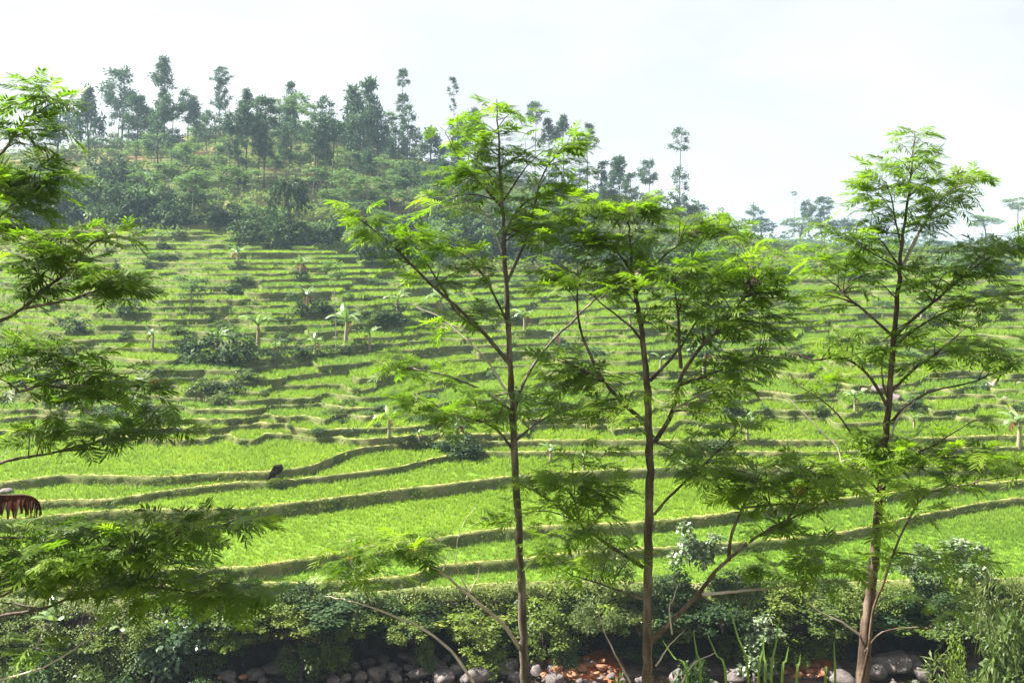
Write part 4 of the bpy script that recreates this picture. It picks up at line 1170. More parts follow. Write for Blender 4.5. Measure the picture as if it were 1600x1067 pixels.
# dark tree line between terraces and hill
TL = []
r = np.random.default_rng(77)
for px in np.arange(30, 268, 13):
    TL.append((px + r.uniform(-5, 5), 352 + r.uniform(-8, 6), r.uniform(46, 70), r.uniform(48, 84)))
for px in np.arange(40, 245, 24):
    TL.append((px + r.uniform(-8, 8), 318 + r.uniform(-12, 8), r.uniform(46, 70), r.uniform(48, 70)))
for px in np.arange(275, 440, 18):
    TL.append((px + r.uniform(-5, 5), 356 + r.uniform(-5, 3), r.uniform(28, 46), r.uniform(22, 44)))
for px in np.arange(385, 560, 15):
    TL.append((px + r.uniform(-5, 5), 386 + r.uniform(-14, 6), r.uniform(36, 54), r.uniform(34, 56)))
for px in np.arange(560, 880, 15):
    TL.append((px + r.uniform(-5, 5), 410 + r.uniform(-16, 6), r.uniform(40, 60), r.uniform(40, 66)))
for px in np.arange(560, 900, 20):
    TL.append((px + r.uniform(-8, 8), 372 + r.uniform(-12, 12), r.uniform(40, 60), r.uniform(34, 52)))
for px in np.arange(890, 1150, 18):
    TL.append((px + r.uniform(-6, 6), 412 + r.uniform(-14, 10), r.uniform(36, 56), r.uniform(28, 46)))
TL.sort()
for i, (px, b, w, h) in enumerate(TL):
    bush('tree_line_bush', 'thicket bush below the wooded hill, %s from the left' % ordinal(i), px, b, w, h, 'dark_leaf' if r.random() < 0.72 else 'hill_leaf', 'thicket along the foot of the wooded hill', cat='bush')
HB = []
for i in range(52):
    px = r.uniform(120, 1120)
    if 380 < px < 560 and r.random() < 0.75: px = r.uniform(560, 1120)
    lo = np.interp(px, [100, 350, 600, 900, 1120], [335, 335, 345, 375, 385]); hi = np.interp(px, [100, 350, 600, 900, 1120], [262, 235, 265, 310, 348])
    HB.append((px, r.uniform(hi, lo), r.uniform(16, 38), r.uniform(12, 26)))
for px in np.arange(150, 1130, 22):
    HB.append((px + r.uniform(-9, 9), np.interp(px, US, TY[:, -1]) + r.uniform(-1, 5), r.uniform(22, 44), r.uniform(12, 28)))
HB.sort()
for i, (px, b, w, h) in enumerate(HB):
    bush('hill_shrub', 'green shrub on the upper hill slope, %s from the left' % ordinal(i), px, b, w, h, ('hill_leaf', 'bush_leaf', 'hill_leaf', 'dark_leaf')[i % 4], 'shrubs scattered on the upper hill')
for i, (px, b, w, h, mt) in enumerate(sorted([(300,560,60,42,'dark_leaf'),(330,572,76,60,'dark_leaf'),(366,566,60,50,'dark_leaf'),(392,560,40,34,'bush_leaf'),(345,520,40,20,'bush_leaf'),(612,512,44,34,'dark_leaf'),(588,505,40,30,'bush_leaf'),(560,505,36,26,'dark_leaf'),
   (482,490,50,30,'dark_leaf'),(505,492,30,20,'dark_leaf'),(720,712,50,36,'dark_leaf'),(700,706,44,34,'dark_leaf'),(740,716,30,22,'dark_leaf'),(672,702,30,20,'bush_leaf'),(640,700,30,16,'bush_leaf'),
   (430,560,40,20,'dark_leaf'),(470,558,46,22,'dark_leaf'),(500,556,40,18,'bush_leaf'),(325,612,50,26,'bush_leaf'),(355,612,50,24,'dark_leaf'),(385,600,44,20,'bush_leaf'),(345,632,36,18,'bush_leaf'),
   (170,658,50,30,'dark_leaf'),(215,655,50,32,'dark_leaf'),(250,655,30,20,'bush_leaf'),(120,520,40,30,'dark_leaf'),(205,492,40,26,'dark_leaf'),(255,395,24,14,'dark_leaf'),(280,375,20,12,'dark_leaf'),
   (372,420,26,16,'dark_leaf'),(470,440,30,18,'dark_leaf'),(440,530,30,14,'bush_leaf'),(540,552,30,14,'dark_leaf'),(680,505,40,26,'dark_leaf'),(660,500,34,20,'bush_leaf'),(750,490,40,24,'bush_leaf'),(780,480,40,24,'hill_leaf'),
   (1095,705,60,26,'bush_leaf'),(1060,712,50,22,'bush_leaf'),(1125,705,40,26,'dark_leaf'),(1150,650,40,26,'dark_leaf'),(1100,560,50,30,'hill_leaf'),(1250,560,40,20,'bush_leaf'),(930,560,40,20,'hill_leaf'),(870,545,36,22,'hill_leaf'),
   (1510,425,60,24,'hill_leaf'),(1540,428,60,28,'hill_leaf'),(1575,430,60,28,'dark_leaf'),(1480,412,50,18,'hill_leaf'),(1330,440,50,16,'hill_leaf'),(1250,425,50,20,'hill_leaf'),(1170,430,60,26,'hill_leaf'),(1210,430,50,22,'hill_leaf'),
   (1600,640,30,16,'dark_leaf'),(1420,560,40,18,'hill_leaf'),(1500,500,30,14,'bush_leaf'),(1380,480,36,14,'hill_leaf'),(40,600,40,24,'dark_leaf'),(10,560,40,30,'blue_leaf'),(90,610,30,18,'dark_leaf'),(105,640,40,22,'bush_leaf')])):
    if mt == 'blue_leaf': mt = 'hill_leaf'
    bush('terrace_shrub', 'leafy shrub growing on a terrace edge among the paddies, %s from the left' % ordinal(i), px, b, w, h, mt, 'shrubs on the terrace edges')

TS = []
r = np.random.default_rng(404)
for i in range(170):
    px = r.uniform(20, 1590); TS.append((px, r.uniform(385 if px < 600 else 440, 680), r.uniform(9, 36), r.uniform(5, 17)))
TS.sort()
for i, (px, b, w, h) in enumerate(TS):
    bush('weed_clump', 'small weed clump on a terrace bank, %s from the left' % ordinal(i), px, b, w, h, ('bush_leaf', 'hill_leaf', 'dark_leaf')[i % 3], 'weed clumps on the terrace banks', cat='weeds')

# low growth covering the upper hill
N = 30000
uu = rng.uniform(-100, 1720, N); dl = np.interp(uu, UC, RL); dd = dl + 2 + rng.random(N) ** 0.9 * (274 - dl)
kk = np.array([ground_z(a, b) for a, b in zip(uu, dd)])
ci_ = col_index(uu); kx_ = np.array([np.searchsorted(DK[:, i_], d_, side='right') - 1 for i_, d_ in zip(ci_, dd)])
row_ = rng.random(N) < 0.6
dd = np.where(row_, DK[np.clip(kx_, 0, NL - 1), ci_] + rng.uniform(0.1, 0.7, N), dd)
den = (n2((uu - 800) / F * dd / 7, dd / 5, 41) > 0.05) | row_
uu, dd, kk = uu[den], dd[den], kk[den]; N = len(uu)
c = np.stack([(uu - 800) / F * dd, dd, E + kk], axis=1)
c = np.repeat(c, 3, axis=0); n = len(c); c += rng.normal(0, 0.28, (n, 3)) * (1, 1, 0.3)
c[:, 2] += rng.random(n) * 0.7 + 0.05
v, f = leaves(c, rdir(n, -0.2, 0.8), rdir(n, 0.2, 1), rng.uniform(0.35, 0.8, n), rng.uniform(0.2, 0.45, n))
m = MB(); m.add(v, f)
tag(m.build('undergrowth', leaf_mat('crop_leaf', [(0.0, (0.08, 0.13, 0.035)), (0.5, (0.13, 0.19, 0.05)), (1.0, (0.22, 0.27, 0.08))], 0.35, 0.7, 0.1, 0.6, 0.0, 0.2)), 'low green undergrowth and crops covering the upper hill slope', 'undergrowth', kind='stuff')
# ------------------------------------------------------------------ banana plants
def banana_blade(seed, L=1.0, W=0.26, droop=1.0, torn=False):
    r = np.random.default_rng(seed); n = 12
    s = np.linspace(0, 1, n)
    pet = 0.16
    ang = 0.95 - droop * 1.75 * s ** 1.25
    dx = np.cos(ang); dz = np.sin(ang)
    y = np.concatenate([[0], np.cumsum((dx[1:] + dx[:-1]) / 2)]) / (n - 1) * L
    zz = np.concatenate([[0], np.cumsum((dz[1:] + dz[:-1]) / 2)]) / (n - 1) * L
    rib = np.stack([0.03 * np.sin(s * 3 + seed), y, zz], axis=1)
    w = W * 0.5 * np.clip((s - pet) / 0.12, 0, 1) ** 0.6 * np.clip((1.02 - s) / 0.35, 0, 1) ** 0.55
    m = MB()
    v, f = tube(rib, np.linspace(0.016, 0.004, n) * 1.2, 5); m.add(v, f)
    up = np.stack([0 * s, -np.sin(ang), np.cos(ang)], axis=1)
    for sg in (-1, 1):
        e = rib + np.array((sg, 0, 0)) * w[:, None] - up * (w * 0.45)[:, None]
        if not torn:
            e += r.normal(0, 0.006, e.shape)
            V = np.concatenate([rib, e]); k = np.arange(n - 1)
            q = np.stack([k, k + 1, k + n + 1, k + n], axis=1) if sg > 0 else np.stack([k, k + n, k + n + 1, k + 1], axis=1)
            keep = (k >= 1)
            if sg > 0: keep &= ~((k % 4) == seed % 4) | (r.random(n - 1) < 0.4)
            m.add(V, q[keep])
        else:
            for i in range(1, n - 1):
                if r.random() < 0.15: continue
                a, b = rib[i], rib[i] * 0.25 + rib[i + 1] * 0.75
                dn = np.array((sg * 0.35, r.normal(0, .25), -1.0)); ln = w[i] * r.uniform(1.0, 2.4) + 0.02
                m.add([a, b, b + dn * ln * r.uniform(.7, 1), a + dn * ln], [(0, 1, 2, 3)])
    return m
BL = [banana_blade(i, 1.0, 0.30, dr) for i, dr in enumerate((0.75, 1.05, 1.3, 0.5))]
BL_ME = [b.mesh('banana_leaf', M['banana']) for b in BL]
BD_ME = [banana_blade(20 + i, 0.9, 0.22, 1.9, True).mesh('dry_leaf', M['dead_leaf']) for i in range(2)]
ms_ = MB(); v, f = tube([(0, 0, -0.1), (0.02, 0, 0.3), (0.01, 0.02, 0.7), (0, 0, 1.0)], [1.1, 1.0, 0.8, 0.45], 8); ms_.add(v, f)
ST_ME = ms_.mesh('stem', M['stem'], True)
def banana(px, base, hpx, label, nl=7, dead=2, seed=0, depth=None, zr=None, leaf_scale=0.62):
    r = random.Random(seed)
    if depth is None: depth, zr = ground_at(px, base)
    s = depth / F; H = hpx * s
    root = empty('banana_plant', ((px - 800) * s, depth, E + zr)); tag(root, label, 'banana plant', 'banana plants among the terraces')
    st = link('stem', ST_ME, root); sh = H * 0.62
    st.scale = (0.045 * H + 0.03, 0.045 * H + 0.03, sh); st.rotation_euler = (r.uniform(-.06, .06), r.uniform(-.06, .06), 0)
    a0 = r.uniform(0, 6.28)
    for i in range(nl):
        o = link('leaf', BL_ME[(i + seed) % 4], root)
        L = H * leaf_scale * r.uniform(0.75, 1.1)
        o.scale = (L, L, L); o.location = (0, 0, sh * 0.97); o.rotation_euler = (r.uniform(-.1, .35), 0, a0 + i * 2.4 + r.uniform(-.3, .3))
    for i in range(dead):
        o = link('dry_leaf', BD_ME[i % 2], root)
        L = H * 0.5; o.scale = (L, L, L); o.location = (0, 0, sh * 0.9); o.rotation_euler = (-0.5, 0, a0 + 1 + i * 2.9)
        o['label'] = 'dry brown hanging leaf'
    return root
for i, b in enumerate([
 (403,550,62,'banana plant with pale drooping leaves right of the dark thicket in the terraces'),
 (540,540,64,'full banana plant with several spreading leaves at the middle of the terraces'),
 (577,556,42,'small banana plant just below and right of the full one'),
 (480,490,46,'banana plant with shaggy grey dead leaves on an upper terrace'),
 (622,500,44,'banana plant beside a dark rounded bush left of the near slender tree'),
 (608,694,52,'banana plant with a curved bare stem above the wide lower paddies'),
 (714,700,62,'tall banana plant rising out of the dark shrub left of the near slender trunk'),
 (655,700,26,'tiny yellow green banana shoot between the two lower banana plants'),
 (238,548,38,'bushy banana plant with pale leaves left of the dark thicket'),
 (372,420,42,'short banana plant on a high terrace under the wooded edge'),
 (470,442,40,'shaggy banana plant on a high terrace left of the sugar palm foot'),
 (340,560,52,'dark green banana plant sunk in the thicket'),
 (440,556,34,'thin small banana plant in the row right of the thicket, left one'),
 (492,555,34,'thin small banana plant in the row right of the thicket, right one'),
 (212,660,44,'banana plant behind the tips of the near left boughs'),
 (250,395,30,'small banana plant near the left top of the terraces'),
 (1336,645,40,'banana plant left of the boulders, beside the red brown trunk'),
 (1592,700,66,'large spiky banana plant at the right edge of the picture'),
 (1428,672,28,'small banana plant on the bund right of the red brown trunk'),
 (1100,590,62,'pale wide leaved banana plant behind the boughs of the widest tree'),
 (1032,585,34,'thin dry banana stem close right of the pale brown trunk'),
 (1138,652,34,'bare banana stump under the right boughs of the widest tree'),
 (1168,695,44,'banana plant with bare stem in front of the dark terrace face on the right'),
 (873,548,40,'shaggy banana plant between the two close trunks'),
 (860,722,34,'small banana plant right of the near slender trunk'),
 (912,735,30,'banana shoot between the two close trunks on the lower paddies'),
 (690,500,52,'spiky leaved palm like banana plant on the terrace left of the near slender trunk'),
 (430,560,30,'low ragged banana plant right of the curved pale one'),
 (820,520,40,'banana plant half hidden behind the near slender trunk'),
 (1440,500,30,'little banana plant on the far right terraces'),
 (165,395,28,'small banana plant at the upper left terraces under the wood'),
 (985,520,36,'banana plant just behind the pale brown trunk'),
]):
    nl = 2 if 'stump' in b[3] or 'stem close' in b[3] else (10 if 'spiky' in b[3] else 7)
    banana(b[0], b[1], b[2], b[3], nl, 4 if 'shaggy' in b[3] or 'dead' in b[3] or 'ragged' in b[3] else 1, i)
# a row of bananas and broad leaved plants at the upper end of the terraces
rr = random.Random(9)
for i, px in enumerate((140, 158, 176, 192, 208, 228, 250, 268, 330, 350, 372, 505, 520)):
    banana(px, 357 + (28 if px > 490 else 0), rr.uniform(22, 32), 'low pale leaved banana plant at the wood edge above the terraces, %s from the left' % ordinal(i), 7, 0, 40 + i)
# on the left bank, close to the stream
for i, (px, base, h, lb) in enumerate([(190, 1022, 60, 'young banana plant with one broken pale stalk on the stream bank'),
                                       (85, 1010, 64, 'young banana plant with upright pale rolled leaf on the left stream bank')]):
    banana(px, base, h, lb, 5, 1, 70 + i, 45.0, -(base - HY) / F * 45.0, 0.75)

# the dry red leaf hanging in at the left edge belongs to a banana plant just outside
D = 10.5
root = empty('banana_plant', (*P(-150, 1067, D)[:2], near_ground(P(-150, 0, D)[0], D))); tag(root, 'banana plant outside the left edge whose torn red brown dead leaf hangs into the picture', 'banana plant')
o0 = np.array(root.location); topz = P(-60, 775, D)[2] - o0[2]
m = MB(); v, f = tube([(0, 0, -.1), (0.02, 0, topz * .5), (0, 0, topz)], [0.14, 0.12, 0.07], 10); m.add(v, f); m.build('stem', M['stem'], root, True)
rib = smooth_poly([np.array(root.location) + (0, 0, topz), P(-80, 768, D), P(0, 774, D), P(40, 774, D), P(58, 782, D), P(64, 795, D)], 26) - o0
m = MB(); v, f = tube(rib, np.linspace(0.02, 0.006, 26), 6); m.add(v, f)
r = np.random.default_rng(3)
for sg in (-1, 1):
    for i in range(5, 25):
        a, b = rib[i], rib[i] * 0.1 + rib[i + 1] * 0.9
        t = (i - 5) / 20
        ln = (0.17 + 0.05 * r.random()) * (1 - 0.55 * t ** 4) * r.choice([1, 1, .8, 0.55])
        dn = np.array((r.normal(0, .05), sg * 0.22 + r.normal(0, 0.05), -1.0))
        m.add([a, b, b + dn * ln * 0.55 + (0, sg * .02, 0), a + dn * ln * 0.55, a * .3 + b * .7 + dn * ln, a * .7 + b * .3 + dn * ln * r.uniform(.8, 1.15)], [(0, 1, 2, 3), (3, 2, 4, 5)])
o = m.build('dry_leaf', M['red_dead'], root); o['label'] = 'torn red brown dead leaf'
for i in range(5):
    o = link('leaf', BL_ME[i % 4], root); o.scale = (1.5,) * 3; o.location = (0, 0, topz); o.rotation_euler = (0.3, 0, 1.2 + i * 0.8)

# ------------------------------------------------------------------ stream bank growth
LF = BV.shape[0]
def bank_points(n, tlo, thi, ulo=-30, uhi=1630, hole=0.0):
    i = rng.integers(0, len(ub), n); t = rng.uniform(tlo, thi, n)
    ok = (ub[i] > ulo) & (ub[i] < uhi) & (rng.random(n) > hollow[i] * hole * np.clip(1.25 - t, 0, 1))
    i, t = i[ok], t[ok]
    rr_ = np.clip((t * (NR - 1)).astype(int), 0, NR - 1)
    p = BV[rr_, i].copy(); p[:, 0] += rng.normal(0, 0.05, len(p)); p[:, 2] += rng.normal(0, 0.05, len(p))
    return p, t, i
p, t, i = bank_points(70000, 0.10, 1.075, hole=2.2)
pt = n2(p[:, 0] / 0.9, p[:, 2] / 0.5, 51, 3)
keep = pt > -0.15 - 0.6 * t
p, t = p[keep], t[keep]
n = len(p)
out = nrm(np.stack([rng.normal(0, .5, n), -0.9 + rng.normal(0, .3, n), 0.5 + rng.normal(0, .4, n)], axis=1))
thick = rng.random(n) ** 0.7 * (0.06 + 0.55 * np.clip(n2(p[:, 0] / 0.7, p[:, 2] / 0.5, 53) + 0.4, 0, 1.2))
c = p + out * thick[:, None] + np.array((0, -0.05, 0.0))
v, f = leaves(c, nrm(out * (1, 1, 0.2) + rng.normal(0, .5, (n, 3)) + (0, 0, -0.35)), nrm(out + (0, -0.2, 0.8)), rng.uniform(0.06, 0.15, n), rng.uniform(0.045, 0.09, n))
m = MB(); m.add(v, f)
tag(m.build('bank_creeper', M['creeper']), 'yellow green creepers and small leaves draped over the stream bank', 'creeper', kind='stuff')
# strands hanging over the hollows
m = MB()
for k in range(420):
    j = rng.integers(0, len(ub))
    if ub[j] < 0 or ub[j] > 1600 or hollow[j] < 0.25: continue
    p0 = BV[NR - 3, j] + (rng.normal(0, .1), -0.25 - 0.2 * rng.random(), -0.1 - .2 * rng.random()); ln = rng.uniform(0.3, 1.1)
    q = np.linspace(0, 1, 6)[:, None]; pts = p0 + q * np.array((rng.normal(0, .12), -0.05, -ln))
    v, f = tube(pts, 0.006, 3); m.add(v, f)
    n = int(ln * 26); tt_ = rng.random(n)[:, None]
    v, f = leaves(p0 + tt_ * (pts[-1] - p0) + rng.normal(0, .05, (n, 3)), nrm(rng.normal(0, .6, (n, 3)) + (0, -.5, -.5)), rdir(n, 0, 1), rng.uniform(.06, .14, n), rng.uniform(.04, .08, n)); m.add(v, f)
tag(m.build('hanging_creeper', M['bush_leaf']), 'trailing strands of creeper hanging over the dark hollows in the bank', 'creeper', kind='stuff')

SMALL = [bush_mesh(140 + i, 24 + i, 64, 0.08, 0.6) for i in range(4)]
BROAD = [bush_mesh(150 + i, 16 + i, 34, 0.14, 0.75) for i in range(3)]
NARROW = [bush_mesh(160 + i, 30, 80, 0.12, 0.16, 1.0) for i in range(3)]
SB = {k: [b.mesh('shrub', [M[k], M['bark_dark']]) for b in SMALL] for k in ('creeper', 'lime_leaf', 'bush_leaf', 'dark_leaf')}
SB['blue_leaf'] = [b.mesh('shrub', [M['blue_leaf'], M['bark_dark']]) for b in BROAD]
SB['pale_leaf'] = [b.mesh('shrub', [M['pale_leaf'], M['bark_dark']]) for b in BROAD]
SB['bamboo'] = [b.mesh('shrub', [M['bamboo'], M['bark_dark']]) for b in NARROW]
def zr_at(y, d): return -(y - HY) / F * d
BK = [ # px, base y, w, h, look, distance, label
 (265,1050,74,84,'blue_leaf',44.6,'bluish green shrub with rounded leaves on the stream bank left of the dark hollow'),
 (300,1010,60,50,'blue_leaf',45.0,'smaller bluish shrub perched above the rounded leaf one'),
 (356,1012,46,44,'lime_leaf',44.8,'bright lime green bush at the lip of the leftmost hollow'),
 (398,1005,44,40,'creeper',44.9,'yellowish bush right of the bright lime green one'),
 (232,1000,60,44,'creeper',44.6,'pale yellow green bush on the left slope of the stream bank'),
 (480,1055,70,70,'bush_leaf',45.3,'leafy bush hanging down the bank between the first two hollows'),
 (520,1050,60,84,'creeper',45.4,'tall creeper covered bush on the bank below the fallen pale branch'),
 (470,985,70,40,'creeper',45.4,'low rounded bush at the top of the bank left of the fallen branch'),
 (560,985,70,36,'creeper',45.6,'low yellow green mound on the bank under the fallen branch tip'),
 (640,1000,60,40,'creeper',45.7,'small mound of creeper above the middle hollow'),
 (665,1050,30,60,'bush_leaf',45.6,'narrow bush hanging between the two middle hollows'),
 (740,1010,70,56,'creeper',46.0,'sunlit green bush on the bank left of the near slender trunk'),
 (760,1042,70,40,'lime_leaf',46.0,'low bright bush at the foot of the bank above the grey stones'),
 (850,1020,80,80,'creeper',46.4,'big sunlit creeper mound right of the near slender trunk'),
 (880,1040,50,60,'bush_leaf',46.5,'darker bush at the edge of the hollow above the orange silt'),
 (935,985,70,60,'bamboo',46.6,'dry tufted bush hanging above the orange silt hollow'),
 (1000,990,60,50,'bush_leaf',46.4,'bush behind the pale brown trunk on the bank'),
 (1078,880,56,70,'pale_leaf',46.8,'shrub with whitish leaves standing on the bank behind the widest tree'),
 (1115,870,44,40,'pale_leaf',46.8,'smaller whitish shrub right of the tall whitish one'),
 (1050,930,70,60,'dark_leaf',46.6,'dark shrub under the whitish leaved shrubs'),
 (960,900,60,60,'bush_leaf',46.6,'green shrub on the bank edge between the two close trunks'),
 (925,880,50,50,'creeper',46.8,'light green shrub on the paddy edge between the two close trunks'),
 (1190,1000,56,46,'pale_leaf',45.6,'pale leaved bush hanging on the bank right of the big side branch'),
 (1180,1050,50,50,'pale_leaf',45.2,'lower pale flowering bush at the foot of the bank'),
 (1130,985,70,60,'dark_leaf',45.9,'dark bush on the bank under the big side branch'),
 (1230,950,80,44,'creeper',46.6,'bush along the bank top left of the red brown trunk'),
 (1290,985,70,50,'bush_leaf',46.2,'fern covered bush above the second orange silt patch'),
 (1330,960,60,44,'creeper',46.6,'light bush just left of the red brown trunk on the bank'),
 (1395,950,60,50,'creeper',46.6,'light bush just right of the red brown trunk on the bank'),
 (1430,905,70,60,'pale_leaf',46.8,'greyish leaved shrub right of the red brown trunk at the paddy edge'),
 (1505,900,80,64,'pale_leaf',46.8,'whitish shrub at the paddy edge near the right side'),
 (1450,960,80,70,'dark_leaf',46.2,'dark shrub under the greyish leaved one'),
 (1565,930,100,66,'bamboo',40.0,'tall bamboo grass thicket at the right edge of the bank'),
 (1590,1000,110,90,'bush_leaf',38.0,'dense green bush at the lower right edge'),
 (1500,1000,90,70,'bush_leaf',44.5,'shrub with fine leaves below the bamboo grass'),
 (1500,1075,50,90,'lime_leaf',42.0,'bright green bush at the right end of the dark hollow'),
 (1545,1070,80,80,'dark_leaf',40.0,'dark bush in the lower right corner'),
 (140,1090,90,60,'bush_leaf',41.0,'bush at the bottom edge left of the bluish shrub'),
 (60,1090,110,80,'dark_leaf',40.0,'dark bush in the lower left corner'),
 (205,1095,90,56,'dark_leaf',41.0,'dark low bush under the bluish shrub'),
 (20,1060,70,60,'bush_leaf',43.0,'bush on the left slope at the picture edge'),
 (320,1085,60,40,'dark_leaf',42.5,'dark leaves at the bottom edge beneath the leftmost hollow'),
 (150,1010,60,30,'creeper',44.8,'low yellowish bush on the left bank slope beside the young banana plants'),
 (30,1005,60,40,'creeper',44.8,'low bush at the left edge below the paddy'),
]
r = np.random.default_rng(606)
BX = sorted((px + r.uniform(-14, 14), r.uniform(960, 1030), r.uniform(50, 120), r.uniform(34, 84)) for px in np.arange(300, 1590, 24))
nb_ = 0
for px, b_, w, h in BX:
    hj = np.interp(px, ub, hollow)
    if 540 < px < 1000: b_ = min(b_, r.uniform(975, 1005))
    if hj > 0.45 and b_ > 985: b_ = 975 + r.uniform(-8, 8); h = r.uniform(30, 46)
    BK.append((px, b_, w, h, r.choice(('creeper', 'creeper', 'lime_leaf', 'bush_leaf', 'bush_leaf', 'dark_leaf')), float(np.interp(px, UC, DK[0]) - (r.uniform(0.3, 0.7) if 540 < px < 1000 else r.uniform(0.7, 1.3))),
               'creeper mound on the stream bank, %s from the left' % ordinal(nb_))); nb_ += 1
nb_ = 0
for px in list(np.arange(290, 480, 30)) + list(np.arange(905, 1590, 26)):
    BK.append((px + r.uniform(-12, 12), r.uniform(925, 965), r.uniform(36, 90), r.uniform(22, 58), r.choice(('creeper', 'bush_leaf', 'bush_leaf', 'dark_leaf')), float(np.interp(px, UC, DK[0]) - r.uniform(0.0, 0.5)),
               'leafy shrub along the bank lip, %s from the left' % ordinal(nb_))); nb_ += 1
for (px, base, w, h, look, d, lb) in BK:
    if 45.2 <= d and base > 950 and not lb.startswith(('creeper mound', 'leafy shrub along')): d -= 0.5
    zr = zr_at(base, d)
    if d < 44: zr = near_ground(0, d) - E; h = max(20, (HY - zr * F / d) - (base - h))
    bush('bank_shrub', lb, px, base, w, h, look, 'shrubs along the stream bank', SB[look], depth=d, zr=zr)

# near bank plants at the bottom of the picture
def near_bush(px, top, w, d, look, label):
    zr = near_ground((px - 800) / F * d, d) - E
    h = (HY - zr * F / d) - top
    bush('near_bush', label, px, 0, w, h, look, 'bushes on the near bank', SB[look], depth=d, zr=zr)
near_bush(1478, 1012, 170, 27, 'bamboo', 'yellowish tufted bamboo bush at the bottom edge right of the red brown trunk')
near_bush(1075, 1010, 90, 26, 'dark_leaf', 'dark leafy bush at the bottom edge between the pale brown trunk and the grass blades')
near_bush(985, 1040, 60, 27, 'bush_leaf', 'low bush at the bottom edge before the orange silt')

r = np.random.default_rng(8)
gi = 0
for (px, top, lean, d) in [(1170,930,-35,11.5),(1185,985,10,11.2),(1135,990,-30,11.4),(1205,958,14,11.6),(1222,1010,10,11.0),(1196,1000,-4,11.1),(1245,1020,6,11.3),(1290,1040,2,11.5),(1305,1000,-2,11.6),(1075,1000,-40,11.2),(1095,985,-12,11.5)]:
    base = P(px, 1067, d); gz0 = near_ground(base[0], d)
    tip = P(px + lean, top, d + 0.2)
    pts = smooth_poly([(base[0], d, gz0), base, base * .45 + tip * .55 + (0, 0, 0.02), tip], 14)
    wv = 0.016 * np.sqrt(np.linspace(1, 0.02, 14)); m = MB()
    V = np.concatenate([pts - np.stack([wv, 0 * wv, 0 * wv], 1), pts + np.stack([0 * wv, wv * .5, 0 * wv], 1), pts + np.stack([wv, 0 * wv, 0 * wv], 1)]); k = np.arange(13)
    m.add(V, np.concatenate([np.stack([k, k + 14, k + 15, k + 1], 1), np.stack([k + 14, k + 28, k + 29, k + 15], 1)]))
    o = m.build('grass_blade', M['blade'], None, True)
    tag(o, 'long upright grass blade rising at the bottom edge, %s from the left' % ordinal(gi), 'grass blade', 'long grass blades at the bottom edge'); gi += 1
# order the ordinals by where the blades stand
bl = sorted([o for o in COL.objects if o.name.startswith('grass_blade')], key=lambda o: o.data.vertices[6].co.x)
for i, o in enumerate(bl): o['label'] = 'long upright grass blade rising at the bottom edge, %s from the left' % ordinal(i)

# ------------------------------------------------------------------ stones
def stone_mesh(seed, mat):
    bm = bmesh.new(); bmesh.ops.create_icosphere(bm, subdivisions=3, radius=0.5)
    r = random.Random(seed)
    off = [Vector((r.uniform(-9, 9), r.uniform(-9, 9), r.uniform(-9, 9))) for _ in range(2)]
    from mathutils import noise as mn
    pl = [(Vector((r.gauss(0, 1), r.gauss(0, 1), r.gauss(0, 1))).normalized(), r.uniform(0.24, 0.42)) for _ in range(9)]
    for v in bm.verts:
        n_ = v.co.normalized()
        rad = 0.5 + 0.13 * mn.noise(n_ * 1.6 + off[0]) + 0.035 * mn.noise(n_ * 5 + off[1])
        p = n_ * rad
        for a, q in pl:
            s = p.dot(a)
            if s > q: p -= a * (s - q) * 0.85
        v.co = p
    me = bpy.data.meshes.new('stone'); bm.to_mesh(me); bm.free()
    me.polygons.foreach_set('use_smooth', np.ones(len(me.polygons), dtype=bool))
    me.materials.append(mat); return me
def stone_mat(name, stops):
    return solid_mat(name, stops, 4.0, 0.75, 0.35, 0.8, 22.0, coord='Object')
SG = stone_mat('grey_stone', [(0.3, (0.06, 0.05, 0.048)), (0.5, (0.125, 0.104, 0.10)), (0.72, (0.23, 0.195, 0.187))])
SO = stone_mat('orange_stained_stone', [(0.3, (0.26, 0.075, 0.022)), (0.5, (0.36, 0.16, 0.075)), (0.72, (0.40, 0.27, 0.19))])
SP = stone_mat('pinkish_stone', [(0.3, (0.19, 0.14, 0.115)), (0.7, (0.34, 0.26, 0.22))])
ST_G = [stone_mesh(i, SG) for i in range(7)]; ST_O = [stone_mesh(20 + i, SO) for i in range(4)]; ST_P = [stone_mesh(30 + i, SP) for i in range(3)]
r = random.Random(12)
stones = []
def put_stone(px, py, wpx, hf, ms, d=None, zr=None):
    if d is None:
        zr = -17.33; d = -zr * F / (py - HY)
    s = d / F
    stones.append((px, (px - 800) * s, d, E + zr + (0.12 if ms is ST_O else 0) + wpx * s * hf * 0.36, wpx * s, hf, ms))
for px, py, w in [(588,1062,36),(565,1064,24),(620,1066,22),(655,1060,34),(690,1064,40),(745,1064,46),(712,1052,34),(730,1036,22),(790,1056,34),(780,1035,30),(805,1062,24),(770,1064,20),(640,1048,22),(668,1046,24),(632,1030,26),
                  (540,1066,20),(520,1066,22),(605,1050,20),(760,1042,18),(840,1055,24),(865,1066,34),(885,1050,26),(1060,1066,30),(1150,1064,36),(1395,1044,66),(1425,1050,36),(1320,1072,44),(1300,1056,28),(1370,1062,34),(450,1035,50),(425,1050,34),(480,1052,30),(400,1058,30),(360,1062,30),(1440,1060,30)]:
    put_stone(px, py + (4 if w > 60 else 0), w * 1.1, r.uniform(.5, .8), ST_G)
for px, py, w in [(575,1040,26),(600,1036,22),(648,1036,24),(675,1036,26),(700,1034,20),(722,1044,30),(752,1034,24),(800,1044,28),(815,1036,20),(770,1046,30),(690,1048,26),(610,1048,24),(555,1050,22),(830,1046,24),(845,1040,18),(545,1042,18)]:
    put_stone(px, py, w, r.uniform(.55, .85), ST_G)
